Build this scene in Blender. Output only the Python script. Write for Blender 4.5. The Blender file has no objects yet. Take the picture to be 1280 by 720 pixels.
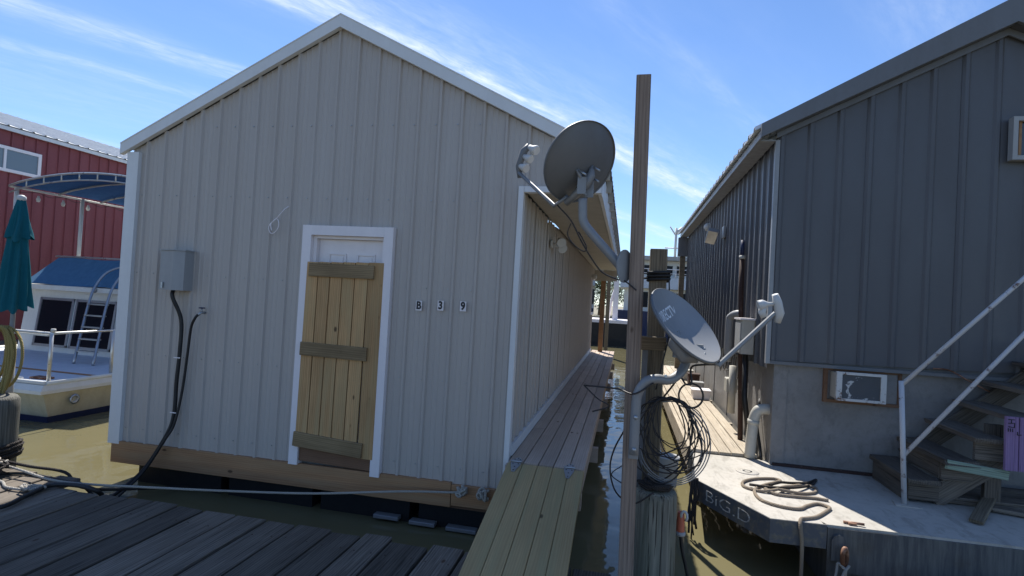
import bpy, bmesh, math, random
from mathutils import Vector, Matrix, noise
random.seed(7)
SC = bpy.context.scene
COL = SC.collection
R = math.radians
# ---------------------------------------------------------------- camera
CAM = Vector((0, 0, 2.3))
cd = bpy.data.cameras.new("camera"); cam = bpy.data.objects.new("camera", cd); COL.objects.link(cam)
rx = Vector((0.97703, 0.205356, 0.056932)); dn = Vector((0.051878, 0.029917, -0.998205)); fw = Vector((-0.206691, 0.97823, 0.018577))
rm = Matrix((rx, -dn, -fw)).transposed().to_4x4()
cam.matrix_world = Matrix.Translation(CAM) @ rm
cd.sensor_width = 36; cd.lens = 36 * 680.5 / 1280; cd.clip_start = 0.05; cd.clip_end = 3000
SC.camera = cam
# ---------------------------------------------------------------- light
SC.view_settings.view_transform = 'Standard'; SC.view_settings.look = 'None'
SC.view_settings.exposure = 0.64; SC.view_settings.gamma = 1; SC.view_settings.use_curve_mapping = False
sd = Vector((-0.26, 0.62, 1.0)).normalized()       # towards the sun
SUN_EL = math.asin(sd.z); SUN_AZ = math.atan2(sd.x, sd.y)
W = bpy.data.worlds.new("World"); SC.world = W; W.use_nodes = True
nt = W.node_tree; nt.nodes.clear()
class G:
    """tiny node graph helper"""
    def __init__(s, nt): s.nt = nt
    def n(s, typ, ins=None, **kw):
        nd = s.nt.nodes.new(typ)
        for k, v in kw.items(): setattr(nd, k, v)
        if ins:
            for k, v in ins.items():
                sk = nd.inputs[k]
                if isinstance(v, bpy.types.NodeSocket): s.nt.links.new(v, sk)
                else: sk.default_value = v
        return nd
    def m(s, op, a, b=0.0, c=0.0, clamp=False):
        return s.n('ShaderNodeMath', {0: a, 1: b, 2: c}, operation=op, use_clamp=clamp).outputs[0]
    def ramp(s, fac, stops, interp='LINEAR'):
        r = s.n('ShaderNodeValToRGB', {0: fac}); cr = r.color_ramp; cr.interpolation = interp
        while len(cr.elements) < len(stops): cr.elements.new(0.5)
        for e, (p, c) in zip(cr.elements, stops):
            e.position = p; e.color = (*c, 1) if not isinstance(c, (int, float)) else (c, c, c, 1)
        return r.outputs[0]
    def mix(s, fac, a, b, bt='MIX'):
        nd = s.nt.nodes.new('ShaderNodeMix'); nd.data_type = 'RGBA'; nd.blend_type = bt
        for idx, v in ((0, fac), (6, a), (7, b)):
            if isinstance(v, bpy.types.NodeSocket): s.nt.links.new(v, nd.inputs[idx])
            elif idx and not isinstance(v, (int, float)): nd.inputs[idx].default_value = (*v[:3], 1)
            elif idx: nd.inputs[idx].default_value = (v, v, v, 1)
            else: nd.inputs[idx].default_value = v
        return nd.outputs[2]
    def noise(s, vec, scale=5, detail=4, rough=.55, dist=0):
        return s.n('ShaderNodeTexNoise', {'Vector': vec, 'Scale': scale, 'Detail': detail, 'Roughness': rough, 'Distortion': dist}).outputs[0]
    def scl(s, vec, sc, loc=(0, 0, 0)):
        return s.n('ShaderNodeMapping', {'Vector': vec, 'Scale': sc, 'Location': loc}).outputs[0]
g = G(nt)
sky = g.n('ShaderNodeTexSky', sky_type='NISHITA', sun_disc=False, sun_elevation=SUN_EL, sun_rotation=SUN_AZ,
          altitude=0, air_density=1.0, dust_density=0.05, ozone_density=3.4)
tc = g.n('ShaderNodeTexCoord').outputs['Generated']
sp = g.n('ShaderNodeSeparateXYZ', {0: tc})
dz = g.m('ADD', g.m('MAXIMUM', sp.outputs[2], 0.0), 0.12)
px = g.m('DIVIDE', sp.outputs[0], dz); py = g.m('DIVIDE', sp.outputs[1], dz)
q = g.m('SUBTRACT', g.m('MULTIPLY', px, .82), g.m('MULTIPLY', py, .57))      # across the streaks
s_ = g.m('ADD', g.m('MULTIPLY', px, .57), g.m('MULTIPLY', py, .82))          # along the streaks
uv = g.n('ShaderNodeCombineXYZ', {0: s_, 1: q}).outputs[0]
warp = g.m('SUBTRACT', g.noise(g.scl(uv, (1.3, 3, 1)), 1.6, 3), .5)
qw = g.m('ADD', q, g.m('MULTIPLY', warp, .13))
wisp = g.noise(g.scl(uv, (2.0, 9, 1), (3.1, 0.7, 0)), 1.5, 8, .62, .5)
fine = g.noise(g.scl(uv, (5.0, 17, 1), (1.1, 4.7, 0)), 1.6, 8, .7, .9)
def band(c, w, amp):
    d = g.m('DIVIDE', g.m('SUBTRACT', qw, c), w)
    e = g.m('DIVIDE', 1.0, g.m('ADD', 1.0, g.m('MULTIPLY', g.m('MULTIPLY', d, d), g.m('MULTIPLY', d, d))))
    return g.m('MULTIPLY', e, amp)
tot = band(-2.07, .06, .5)
for c, w, a in ((-2.34, .035, .4), (-1.50, .06, .9), (-1.38, .13, .28), (-2.6, .2, .15), (-.9, .05, .15), (-.3, .1, .15), (.5, .08, .2), (-3.2, .1, .3), (1.4, .1, .3), (2.4, .12, .25)):
    tot = g.m('ADD', tot, band(c, w, a))
body = g.ramp(wisp, [(.28, 0.12), (.7, 1.0)]); bf = g.ramp(fine, [(.25, .25), (.75, 1.25)])
tot = g.m('MULTIPLY', g.m('MULTIPLY', tot, body), bf)
broad = g.ramp(g.noise(g.scl(uv, (.8, 1.8, 1), (0, 5, 0)), 1.2, 5, .6), [(.45, 0), (.8, .10)])
low = g.ramp(sp.outputs[2], [(0, .16), (.12, .08), (.3, .02), (.5, 0.0)])
lown = g.m('MULTIPLY', low, g.ramp(g.noise(g.scl(uv, (.7, 2.2, 1), (2, 1, 0)), 1.3, 6, .6), [(.3, .25), (.7, 1.3)]))
cl = g.m('MINIMUM', g.m('ADD', g.m('ADD', tot, g.m('MULTIPLY', broad, body)), lown), .9)
skyc = g.mix(1.0, sky.outputs[0], (.68, .78, .93), 'MULTIPLY')
cl_col = g.mix(cl, skyc, (5.4, 6.0, 6.8))
bg = g.n('ShaderNodeBackground', {0: cl_col, 1: 0.118})
g.n('ShaderNodeOutputWorld', {0: bg.outputs[0]})
sl = bpy.data.lights.new("sun", 'SUN'); sl.energy = 4.7; sl.angle = R(.53); sl.color = (1, .95, .87)
so = bpy.data.objects.new("sun", sl); COL.objects.link(so); so.rotation_euler = sd.to_track_quat('Z', 'Y').to_euler(); so.location = sd * 30

# ---------------------------------------------------------------- materials
def mat(name, build):
    m = bpy.data.materials.new(name); m.use_nodes = True; t = m.node_tree; t.nodes.clear(); gg = G(t)
    b = gg.n('ShaderNodeBsdfPrincipled'); gg.n('ShaderNodeOutputMaterial', {0: b.outputs[0]})
    build(gg, b); return m
def setp(g, b, **kw):
    for k, v in kw.items():
        k = {'col': 'Base Color', 'rough': 'Roughness', 'metal': 'Metallic', 'norm': 'Normal', 'spec': 'Specular IOR Level', 'coat': 'Coat Weight', 'ior': 'IOR'}[k]
        if isinstance(v, bpy.types.NodeSocket): g.nt.links.new(v, b.inputs[k])
        elif k == 'Base Color': b.inputs[k].default_value = (*v, 1)
        else: b.inputs[k].default_value = v
def objvec(g):
    t = g.n('ShaderNodeTexCoord').outputs['Object']
    r = g.n('ShaderNodeObjectInfo').outputs['Random']
    off = g.n('ShaderNodeCombineXYZ', {0: g.m('MULTIPLY', r, 37.), 1: g.m('MULTIPLY', r, 91.), 2: g.m('MULTIPLY', r, 53.)}).outputs[0]
    return g.n('ShaderNodeVectorMath', {0: t, 1: off}, operation='ADD').outputs[0], r, t
def bump(g, h, dist=.002, st=.6, norm=None):
    i = {'Height': h, 'Distance': dist, 'Strength': st}
    if norm: i['Normal'] = norm
    return g.n('ShaderNodeBump', i).outputs[0]
def wood(name, light, dark, knot=(.06, .03, .015), knots=.6, grain=1.0, tone=.25, rough=.75, cracks=0, bd=.002, blotch=.4, stretch=1.1, green=None, gs=26):
    def f(g, b):
        v, r, raw = objvec(g)
        gr = g.noise(g.scl(v, (stretch, gs, gs)), 1.5, 7, .62, .8)
        fi = g.noise(g.scl(v, (5, 160, 160)), 1.5, 4, .6)
        ring = g.n('ShaderNodeTexWave', {'Vector': g.scl(v, (.35, 7, 2)), 'Scale': 2.2, 'Distortion': 9, 'Detail': 3, 'Detail Scale': .7, 'Detail Roughness': .6}, wave_type='BANDS', bands_direction='Y').outputs[1]
        h = g.m('ADD', g.m('MULTIPLY', gr, .6 * grain), g.m('ADD', g.m('MULTIPLY', fi, .22), g.m('MULTIPLY', ring, .22 * grain)))
        c = g.mix(g.ramp(h, [(.28, 0), (.78, 1)]), dark, light)
        bl = g.noise(g.scl(v, (1.1, 3, 3)), 1.3, 4, .6)
        c = g.mix(g.m('MULTIPLY', g.ramp(bl, [(.35, 1), (.7, 0)]), blotch), c, g.mix(1, c, (.55, .52, .5), 'MULTIPLY'))
        if green:
            c = g.mix(g.m('MULTIPLY', g.ramp(g.noise(g.scl(v, (.8, 9, 9), (5, 2, 1)), 1.2, 4), [(.45, 0), (.65, 1)]), .6), c, green)
        hh = h
        if knots:
            vo = g.n('ShaderNodeTexVoronoi', {'Vector': g.scl(v, (3.6, 7.0, .01)), 'Scale': 1.0, 'Randomness': 1.0})
            kd = g.m('ADD', vo.outputs['Distance'], g.m('MULTIPLY', g.m('SUBTRACT', gr, .5), .12))
            kn = g.ramp(kd, [(.0, 1), (.075, 1), (.13, 0)])
            sel = g.m('GREATER_THAN', g.n('ShaderNodeSeparateColor', {0: vo.outputs['Color']}).outputs[0], 1 - knots)
            kk = g.m('MULTIPLY', kn, sel)
            c = g.mix(g.m('MULTIPLY', kk, .85), c, knot)
        if cracks:
            ck = g.ramp(g.noise(g.scl(v, (1.3, 60, 60), (3, 3, 3)), 1.4, 3, .5, .3), [(.34, 1), (.42, 0)])
            c = g.mix(g.m('MULTIPLY', ck, cracks), c, (.012, .011, .01))
            hh = g.m('SUBTRACT', h, g.m('MULTIPLY', ck, 1.2 * cracks))
        tn = g.m('ADD', 1 - tone, g.m('MULTIPLY', r, 2 * tone))
        c = g.mix(1, c, g.n('ShaderNodeCombineColor', {0: tn, 1: tn, 2: tn}).outputs[0], 'MULTIPLY')
        setp(g, b, col=c, rough=rough, norm=bump(g, hh, bd, .8), spec=.3)
    return mat(name, f)
def paint(name, col, rough=.4, dirt=.25, metal=0, scale=3, streak=True, spec=.5, bd=.0006, dcol=None, coat=0):
    def f(g, b):
        v, r, raw = objvec(g)
        d = g.noise(g.scl(v, (scale * 2, scale * 2, scale * .25) if streak else (scale,) * 3), 1.6, 6, .62)
        e = g.noise(g.scl(v, (14, 14, 14)), 1.5, 5, .6)
        k = g.ramp(g.m('ADD', g.m('MULTIPLY', d, .7), g.m('MULTIPLY', e, .3)), [(.38, 1), (.62, 0)])
        dc = dcol or tuple(x * .55 for x in col)
        c = g.mix(g.m('MULTIPLY', k, dirt), col, dc)
        rr = g.m('ADD', rough, g.m('MULTIPLY', k, .18))
        setp(g, b, col=c, rough=rr, metal=metal, spec=spec, norm=bump(g, g.m('ADD', e, d), bd, .5), coat=coat)
    return mat(name, f)
def rusty(name, col, rust=(.16, .06, .025), amt=.5, rough=.5, scale=5, metal=0):
    def f(g, b):
        v, r, raw = objvec(g)
        n1 = g.noise(g.scl(v, (scale, scale, scale)), 1.5, 8, .68)
        k = g.ramp(n1, [(1 - amt - .06, 0), (1 - amt + .05, 1)])
        c = g.mix(k, col, g.mix(g.noise(v, 40, 4), rust, tuple(x * .4 for x in rust)))
        setp(g, b, col=c, rough=g.m('ADD', rough, g.m('MULTIPLY', k, .3)), norm=bump(g, n1, .002, .5), metal=metal)
    return mat(name, f)
M = {}
M['siding'] = paint('tan_siding', (.455, .412, .372), .36, .09, scale=1.0, spec=.5, bd=.0015)
M['trim'] = paint('pale_trim', (.72, .73, .73), .4, .15, scale=1.5)
M['white'] = paint('white_paint', (.82, .77, .77), .38, .12, scale=2)
M['soffit'] = paint('soffit', (.45, .42, .36), .55, .25, scale=1.5)
M['roof'] = paint('roof_sheet', (.34, .34, .32), .42, .2, scale=1.2, metal=.2)
M['dark'] = paint('charcoal_siding', (.095, .097, .106), .38, .08, scale=1.2, spec=.5, bd=.001)
M['darktrim'] = paint('charcoal_trim', (.15, .155, .165), .42, .25, scale=1.2)
M['greytrim'] = paint('grey_trim', (.30, .31, .32), .4, .4, scale=3)
M['red'] = paint('red_siding', (.235, .055, .06), .5, .3, scale=1.0)
M['galv'] = paint('white_sheet_roof', (.66, .67, .66), .4, .3, scale=1)
M['pine'] = wood('treated_pine', (.68, .42, .20), (.40, .235, .10), knot=(.05, .03, .015), knots=.38, tone=.16, blotch=.5, green=(.44, .32, .16), bd=.0008)
M['batten'] = wood('dark_batten_pine', (.40, .29, .16), (.22, .155, .08), knot=(.05, .03, .015), knots=.25, tone=.1, blotch=.7, bd=.001)
M['pineramp'] = wood('ramp_pine', (.52, .38, .19), (.38, .27, .13), knot=(.06, .04, .02), knots=.16, tone=.10, blotch=.3, green=(.34, .29, .15), bd=.001)
M['walk'] = wood('walkway_wood', (.60, .475, .375), (.44, .345, .27), knots=.12, tone=.14, blotch=.35, bd=.001)
M['beam'] = wood('rim_beam', (.42, .235, .12), (.28, .15, .075), knots=.3, tone=.12, blotch=.3, bd=.001, green=(.34, .22, .12))
M['sill'] = wood('brown_sill', (.24, .135, .08), (.16, .09, .055), knots=.2, tone=.1)
M['dock'] = wood('weathered_dock', (.235, .20, .16), (.08, .07, .057), knots=.2, grain=1.1, tone=.36, gs=15, rough=.8, cracks=.6, bd=.006, blotch=.55, stretch=.8)
M['lit'] = wood('bleached_planks', (.62, .56, .46), (.40, .33, .24), knots=.1, tone=.16, rough=.85, cracks=.4, bd=.003, blotch=.45)
M['post'] = wood('post_wood', (.33, .25, .195), (.21, .155, .12), knots=.35, grain=1.2, tone=.08, cracks=.35, bd=.003, blotch=.3)
M['post2'] = wood('grey_post_wood', (.25, .205, .14), (.12, .098, .068), knots=.2, tone=.08, cracks=.5, bd=.003)
M['pile'] = wood('piling_wood', (.36, .34, .27), (.13, .12, .095), knots=.1, tone=.08, cracks=.9, bd=.007, green=(.14, .16, .12), stretch=.7)
M['stair'] = wood('old_stair_wood', (.24, .205, .165), (.11, .095, .08), knots=.1, tone=.3, cracks=.6, bd=.004, blotch=.6)
M['purple'] = wood('purple_board', (.34, .23, .40), (.22, .14, .28), knots=.3, knot=(.05, .03, .07), tone=.05, cracks=.4)
M['mint'] = wood('mint_board', (.36, .46, .36), (.20, .27, .21), knots=.1, tone=.05, cracks=.5)
M['black'] = paint('black_rubber', (.012, .012, .013), .45, .3, streak=False)
M['float'] = paint('black_float', (.01, .011, .012), .5, .3, streak=False)
M['cable'] = paint('brown_cable', (.028, .022, .02), .4, .3, streak=False)
M['dish'] = paint('grey_dish', (.155, .162, .17), .42, .12, streak=False, bd=.0002)
M['dishf'] = paint('dish_front', (.25, .26, .27), .3, .15, streak=False, bd=.0002)
M['mast'] = paint('grey_mast', (.26, .265, .27), .38, .2, metal=.2, streak=False)
M['lnb'] = paint('pale_plastic', (.55, .55, .53), .4, .1, streak=False)
M['boxgrey'] = paint('electrical_grey', (.34, .345, .345), .45, .15)
M['galvm'] = paint('galvanised', (.42, .45, .48), .32, .25, metal=.75, streak=False)
M['steel'] = rusty('painted_rail', (.52, .53, .55), amt=.36, rough=.4, scale=9)
M['rail'] = paint('boat_rail', (.62, .62, .60), .25, .1, metal=.6, streak=False)
M['pvc'] = paint('pvc', (.50, .48, .42), .45, .3, scale=3)
M['rust'] = rusty('rusty_pipe', (.075, .042, .035), rust=(.07, .035, .027), amt=.6)
M['rustring'] = rusty('rusty_ring', (.30, .16, .10), amt=.5)
M['rope'] = None
def f_rope(c1, c2):
    def f(g, b):
        v, r, raw = objvec(g)
        w = g.n('ShaderNodeTexWave', {'Vector': v, 'Scale': 38, 'Distortion': 2.5, 'Detail': 2}, wave_type='BANDS', bands_direction='DIAGONAL').outputs[1]
        setp(g, b, col=g.mix(w, c2, c1), rough=.9, norm=bump(g, w, .004, 1))
    return f
M['rope'] = mat('tan_rope', f_rope((.40, .33, .25), (.15, .115, .08)))
M['whiterope'] = mat('white_rope', f_rope((.50, .47, .41), (.27, .25, .22)))
M['darkrope'] = mat('dark_rope', f_rope((.05, .04, .035), (.015, .012, .01)))
M['hose'] = mat('yellow_hose', f_rope((.42, .33, .12), (.25, .18, .05)))
def f_conc(c1, c2, stain, rough=.85, amt=.55):
    def f(g, b):
        v, r, raw = objvec(g)
        a = g.noise(v, 1.3, 8, .65); d = g.noise(g.scl(v, (9, 9, 9)), 1.4, 8, .7); e = g.noise(v, 90, 3)
        c = g.mix(g.ramp(a, [(.35, 0), (.65, 1)]), c2, c1)
        c = g.mix(g.m('MULTIPLY', g.ramp(d, [(.5, 0), (.68, 1)]), amt), c, stain)
        c = g.mix(g.m('MULTIPLY', g.ramp(g.noise(g.scl(v, (4, 1.2, 2)), 1.7, 7, .7, .4), [(.52, 0), (.62, 1)]), amt * .9), c, tuple(x * .7 for x in stain))
        setp(g, b, col=c, rough=rough, norm=bump(g, g.m('ADD', d, g.m('MULTIPLY', e, .5)), .004, .7), spec=.3)
    return f
M['pile_shade'] = wood('shade_toned_piling_wood', (.20, .195, .165), (.07, .07, .06), knots=.1, tone=.05, cracks=.6, bd=.005, stretch=.7)  # piling wood darkened in colour to stand for the left piling's shaded side
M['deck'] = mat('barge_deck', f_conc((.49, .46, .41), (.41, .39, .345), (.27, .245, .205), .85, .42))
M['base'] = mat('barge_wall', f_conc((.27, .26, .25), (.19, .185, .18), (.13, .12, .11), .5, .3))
def f_hull(g, b):
    v, r, raw = objvec(g)
    s = g.noise(g.scl(v, (9, 9, .7)), 2.2, 8, .7); a = g.noise(v, 2.3, 6, .6)
    c = g.mix(g.ramp(s, [(.42, 0), (.62, 1)]), (.06, .064, .072), (.125, .127, .125))
    c = g.mix(g.m('MULTIPLY', g.ramp(a, [(.55, 0), (.7, 1)]), .6), c, (.06, .045, .03))
    setp(g, b, col=c, rough=.6, norm=bump(g, s, .003, .6))
M['hull'] = mat('barge_hull', f_hull)
M['hullblue'] = rusty('blue_hull_side', (.075, .085, .105), rust=(.20, .19, .17), amt=.47, scale=9, rough=.6)
M['boat'] = paint('cream_hull', (.60, .55, .40), .35, .45, scale=1.5, dcol=(.38, .32, .18))
M['boatwhite'] = paint('boat_white', (.72, .72, .68), .35, .3, scale=1.5, dcol=(.5, .47, .4))
M['deckblue'] = paint('boat_deck', (.55, .60, .66), .5, .2, streak=False)
M['navy'] = paint('navy_stripe', (.012, .02, .07), .4, .2)
M['bluecanvas'] = paint('blue_canvas', (.085, .20, .34), .8, .3, spec=.2, bd=.004)
M['navycanvas'] = paint('deep_blue_canvas', (.03, .10, .27), .8, .2, spec=.2, bd=.004)
M['teal'] = paint('teal_fabric', (.008, .115, .15), .75, .3, spec=.2, bd=.003)
M['glass'] = mat('dark_glass', lambda g, b: setp(g, b, col=(.012, .015, .02), rough=.06, spec=.8))
M['farglass'] = mat('dull_dark_glass', lambda g, b: setp(g, b, col=(.012, .014, .02), rough=.25, spec=.15))
M['paleglass'] = mat('curtained_glass', lambda g, b: setp(g, b, col=(.14, .18, .21), rough=.1, spec=.8))
M['acframe'] = rusty('weathered_white_frame', (.58, .58, .56), amt=.4, scale=8)
M['orange'] = paint('faded_orange', (.55, .14, .07), .5, .3, streak=False)
M['acgrille'] = None
def f_ac(g, b):
    v, r, raw = objvec(g)
    w = g.n('ShaderNodeTexWave', {'Vector': raw, 'Scale': 28}, wave_type='BANDS', bands_direction='Z').outputs[1]
    n1 = g.noise(v, 9, 6, .65, .8)
    k = g.ramp(n1, [(.60, 0), (.63, 1)])
    c = g.mix(k, g.mix(w, (.05, .055, .06), (.15, .155, .16)), (.6, .6, .58))
    setp(g, b, col=c, rough=.6, norm=bump(g, w, .004, .8))
M['acgrille'] = mat('worn_grille', f_ac)
M['ink'] = mat('black_ink', lambda g, b: setp(g, b, col=(.008, .008, .012), rough=.5))
M['letter'] = rusty('worn_white_lettering', (.52, .52, .50), rust=(.12, .12, .13), amt=.45, scale=14)
M['logo'] = paint('white_print', (.72, .74, .76), .5, .15, streak=False, scale=9)
M['leaf'] = mat('leaf', lambda g, b: setp(g, b, col=g.mix(objvec(g)[1], (.045, .085, .025), (.10, .13, .04)), rough=.6))
M['leaf2'] = mat('olive_leaf', lambda g, b: setp(g, b, col=g.mix(g.noise(objvec(g)[0], .8, 3), (.03, .07, .02), (.14, .16, .06)), rough=.6))
M['bark'] = wood('bark', (.16, .12, .09), (.05, .04, .03), knots=0)
M['ground'] = mat('shore_ground', f_conc((.30, .27, .2), (.22, .2, .14), (.12, .12, .07)))
def f_water(g, b):
    t = g.n('ShaderNodeTexCoord').outputs['Object']
    a = g.noise(g.scl(t, (1.0, 1.0, 1)), 1.7, 2, .45, .5); c = g.noise(g.scl(t, (1, 1.2, 1)), 7, 2, .4, .3)
    d = g.noise(t, .25, 4, .6)
    col = g.mix(g.ramp(d, [(.35, 0), (.65, 1)]), (.14, .125, .066), (.165, .147, .08))
    setp(g, b, col=col, rough=.035, ior=1.33, norm=bump(g, g.m('ADD', a, g.m('MULTIPLY', c, .05)), .03, .45))
M['water'] = mat('murky_water', f_water)

# ---------------------------------------------------------------- mesh helpers
class MB:
    def __init__(s): s.v = []; s.f = []; s.sm = []
    def add(s, vs, fs, smooth=False):
        o = len(s.v); s.v += [Vector(v) for v in vs]
        s.f += [tuple(i + o for i in f) for f in fs]; s.sm += [smooth] * len(fs); return s
    def box(s, a, b, ch=0.0):
        x0, y0, z0 = [min(p, q) for p, q in zip(a, b)]; x1, y1, z1 = [max(p, q) for p, q in zip(a, b)]
        if ch <= 0:
            vs = [(x, y, z) for z in (z0, z1) for y in (y0, y1) for x in (x0, x1)]
            return s.add(vs, [(0, 2, 3, 1), (4, 5, 7, 6), (0, 1, 5, 4), (2, 6, 7, 3), (0, 4, 6, 2), (1, 3, 7, 5)])
        L = [(x1 - x0), (y1 - y0), (z1 - z0)]; ax = L.index(max(L)); c = min(ch, min(L) * .45)
        o = [i for i in range(3) if i != ax]; lo = [x0, y0, z0]; hi = [x1, y1, z1]
        prof = [(c, 0), (L[o[0]] - c, 0), (L[o[0]], c), (L[o[0]], L[o[1]] - c), (L[o[0]] - c, L[o[1]]), (c, L[o[1]]), (0, L[o[1]] - c), (0, c)]
        vs = []
        for e in (lo[ax], hi[ax]):
            for p in prof:
                v = [0, 0, 0]; v[ax] = e; v[o[0]] = lo[o[0]] + p[0]; v[o[1]] = lo[o[1]] + p[1]; vs.append(v)
        fs = [(i, (i + 1) % 8, 8 + (i + 1) % 8, 8 + i) for i in range(8)] + [tuple(range(7, -1, -1)), tuple(range(8, 16))]
        return s.add(vs, fs)
    def prism(s, pts, axis, a, b):
        """polygon pts (2d) extruded on axis from a to b"""
        n = len(pts); vs = []
        for e in (a, b):
            for p in pts:
                v = [p[0], p[1]]; v.insert(axis, e); vs.append(v)
        return s.add(vs, [(i, (i + 1) % n, n + (i + 1) % n, n + i) for i in range(n)] + [tuple(range(n - 1, -1, -1)), tuple(range(n, 2 * n))])
    def tube(s, pts, r, n=8, cap=True, smooth=True):
        pts = [Vector(p) for p in pts]; k = len(pts); rr = r if isinstance(r, (list, tuple)) else [r] * k
        t0 = (pts[1] - pts[0]).normalized(); nrm = t0.orthogonal().normalized(); vs = []
        for i, p in enumerate(pts):
            t = (pts[min(i + 1, k - 1)] - pts[max(i - 1, 0)])
            t = t.normalized() if t.length > 1e-9 else t0
            nrm = (nrm - t * nrm.dot(t)); nrm = nrm.normalized() if nrm.length > 1e-6 else t.orthogonal().normalized(); bn = t.cross(nrm)
            for j in range(n):
                a = 2 * math.pi * j / n; vs.append(p + (nrm * math.cos(a) + bn * math.sin(a)) * rr[i])
        fs = [(i * n + j, i * n + (j + 1) % n, (i + 1) * n + (j + 1) % n, (i + 1) * n + j) for i in range(k - 1) for j in range(n)]
        s.add(vs, fs, smooth)
        if cap:
            o = len(s.v) - len(vs); s.f += [tuple(o + j for j in range(n - 1, -1, -1)), tuple(o + (k - 1) * n + j for j in range(n))]; s.sm += [False, False]
        return s
    def lathe(s, prof, c, n=20, ax='z', smooth=True, jit=0):
        """prof: (r, h) list around vertical axis at c"""
        c = Vector(c); vs = []
        for r, h in prof:
            for j in range(n):
                a = 2 * math.pi * j / n; rj = r * (1 + jit * (noise.noise(Vector((math.cos(a) * 2, math.sin(a) * 2, h * .6))) ))
                d = {'z': (math.cos(a) * rj, math.sin(a) * rj, h), 'y': (math.cos(a) * rj, h, math.sin(a) * rj), 'x': (h, math.cos(a) * rj, math.sin(a) * rj)}[ax]
                vs.append(c + Vector(d))
        k = len(prof); fs = [(i * n + j, i * n + (j + 1) % n, (i + 1) * n + (j + 1) % n, (i + 1) * n + j) for i in range(k - 1) for j in range(n)]
        s.add(vs, fs, smooth); o = len(s.v) - len(vs)
        s.f += [tuple(o + j for j in range(n - 1, -1, -1)), tuple(o + (k - 1) * n + j for j in range(n))]; s.sm += [False, False]
        return s
    def xf(s, m):
        s.v = [m @ v for v in s.v]; return s
def wl(o):
    v = Vector((0, 0, 0))
    while o: v += Vector(o.location); o = o.parent
    return v
def mk(name, mb, m, parent=None, label=None, cat=None, group=None, kind=None, loc=None, rotm=None):
    """link one mesh object. vertices are in world space unless rotm/loc place a local mesh"""
    if loc is None:
        c = sum(mb.v, Vector()) / max(1, len(mb.v)); c.z = min(v.z for v in mb.v) if parent is None else c.z
        vs = [v - c for v in mb.v]; loc = c
    else: vs = mb.v; loc = Vector(loc)
    me = bpy.data.meshes.new(name); me.from_pydata([tuple(v) for v in vs], [], mb.f); me.update()
    bm = bmesh.new(); bm.from_mesh(me); bmesh.ops.recalc_face_normals(bm, faces=bm.faces); bm.to_mesh(me); bm.free()
    me.polygons.foreach_set('use_smooth', mb.sm)
    o = bpy.data.objects.new(name, me); COL.objects.link(o)
    if m: me.materials.append(m if not isinstance(m, str) else M[m])
    o.location = loc
    if parent: o.parent = parent; o.location = loc - wl(parent)
    if rotm is not None: o.rotation_euler = rotm.to_euler()
    for k, v in (('label', label), ('category', cat), ('group', group), ('kind', kind)):
        if v: o[k] = v
    return o
def thing(name, label, cat, loc, group=None):
    o = bpy.data.objects.new(name, None); COL.objects.link(o); o.location = loc; o.empty_display_size = .1
    o['label'] = label; o['category'] = cat
    if group: o['group'] = group
    return o
def board(name, p0, p1, w, t, m, parent=None, up=(0, 0, 1), ch=.004, label=None, cat=None, group=None, kind=None, rag=0, bow=0):
    """a plank: local x runs along its length; p0,p1 = centre line of its top face"""
    p0, p1, up = Vector(p0), Vector(p1), Vector(up); x = (p1 - p0); L = x.length; x.normalize()
    z = (up - x * up.dot(x)).normalized(); y = z.cross(x)
    b = MB(); h = L / 2
    prof = [(-w / 2, -t), (w / 2, -t), (w / 2, -ch), (w / 2 - ch, 0), (-w / 2 + ch, 0), (-w / 2, -ch)]
    vs = []; ns = 2 if not bow else 4
    for i in range(ns):
        e = -h + L * i / (ns - 1)
        for (a, c) in prof:
            j = 0
            if i in (0, ns - 1) and rag: j = random.uniform(-rag, rag)
            vs.append((e + j, a, c + (bow * (1 - (2 * i / (ns - 1) - 1) ** 2) if bow else 0)))
    fs = [(i * 6 + k, i * 6 + (k + 1) % 6, (i + 1) * 6 + (k + 1) % 6, (i + 1) * 6 + k) for i in range(ns - 1) for k in range(6)]
    fs += [tuple(range(5, -1, -1)), tuple((ns - 1) * 6 + k for k in range(6))]
    b.add(vs, fs)
    return mk(name, b, m, parent, label, cat, group, kind, loc=(p0 + p1) / 2, rotm=Matrix((x, y, z)).transposed())
def curve(pts, n=6):
    """catmull-rom through points"""
    P = [Vector(p) for p in pts]; P = [P[0] * 2 - P[1]] + P + [P[-1] * 2 - P[-2]]; out = []
    for i in range(1, len(P) - 2):
        for k in range(n):
            t = k / n; a, b, c, d = P[i - 1:i + 3]
            out.append(.5 * ((2 * b) + (c - a) * t + (2 * a - 5 * b + 4 * c - d) * t * t + (3 * b - a - 3 * c + d) * t ** 3))
    out.append(P[-2]); return out
def textmesh(s, size, depth=.001, bold=0.0):
    cu = bpy.data.curves.new('t', 'FONT'); cu.body = s; cu.size = size; cu.align_x = 'CENTER'; cu.align_y = 'CENTER'; cu.extrude = depth; cu.offset = bold
    o = bpy.data.objects.new('t', cu); COL.objects.link(o)
    bpy.context.view_layer.update()
    me = bpy.data.meshes.new_from_object(o.evaluated_get(bpy.context.evaluated_depsgraph_get()))
    b = MB(); b.add([v.co.copy() for v in me.vertices], [tuple(p.vertices) for p in me.polygons])
    bpy.data.objects.remove(o); bpy.data.curves.remove(cu); bpy.data.meshes.remove(me); return b

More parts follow.
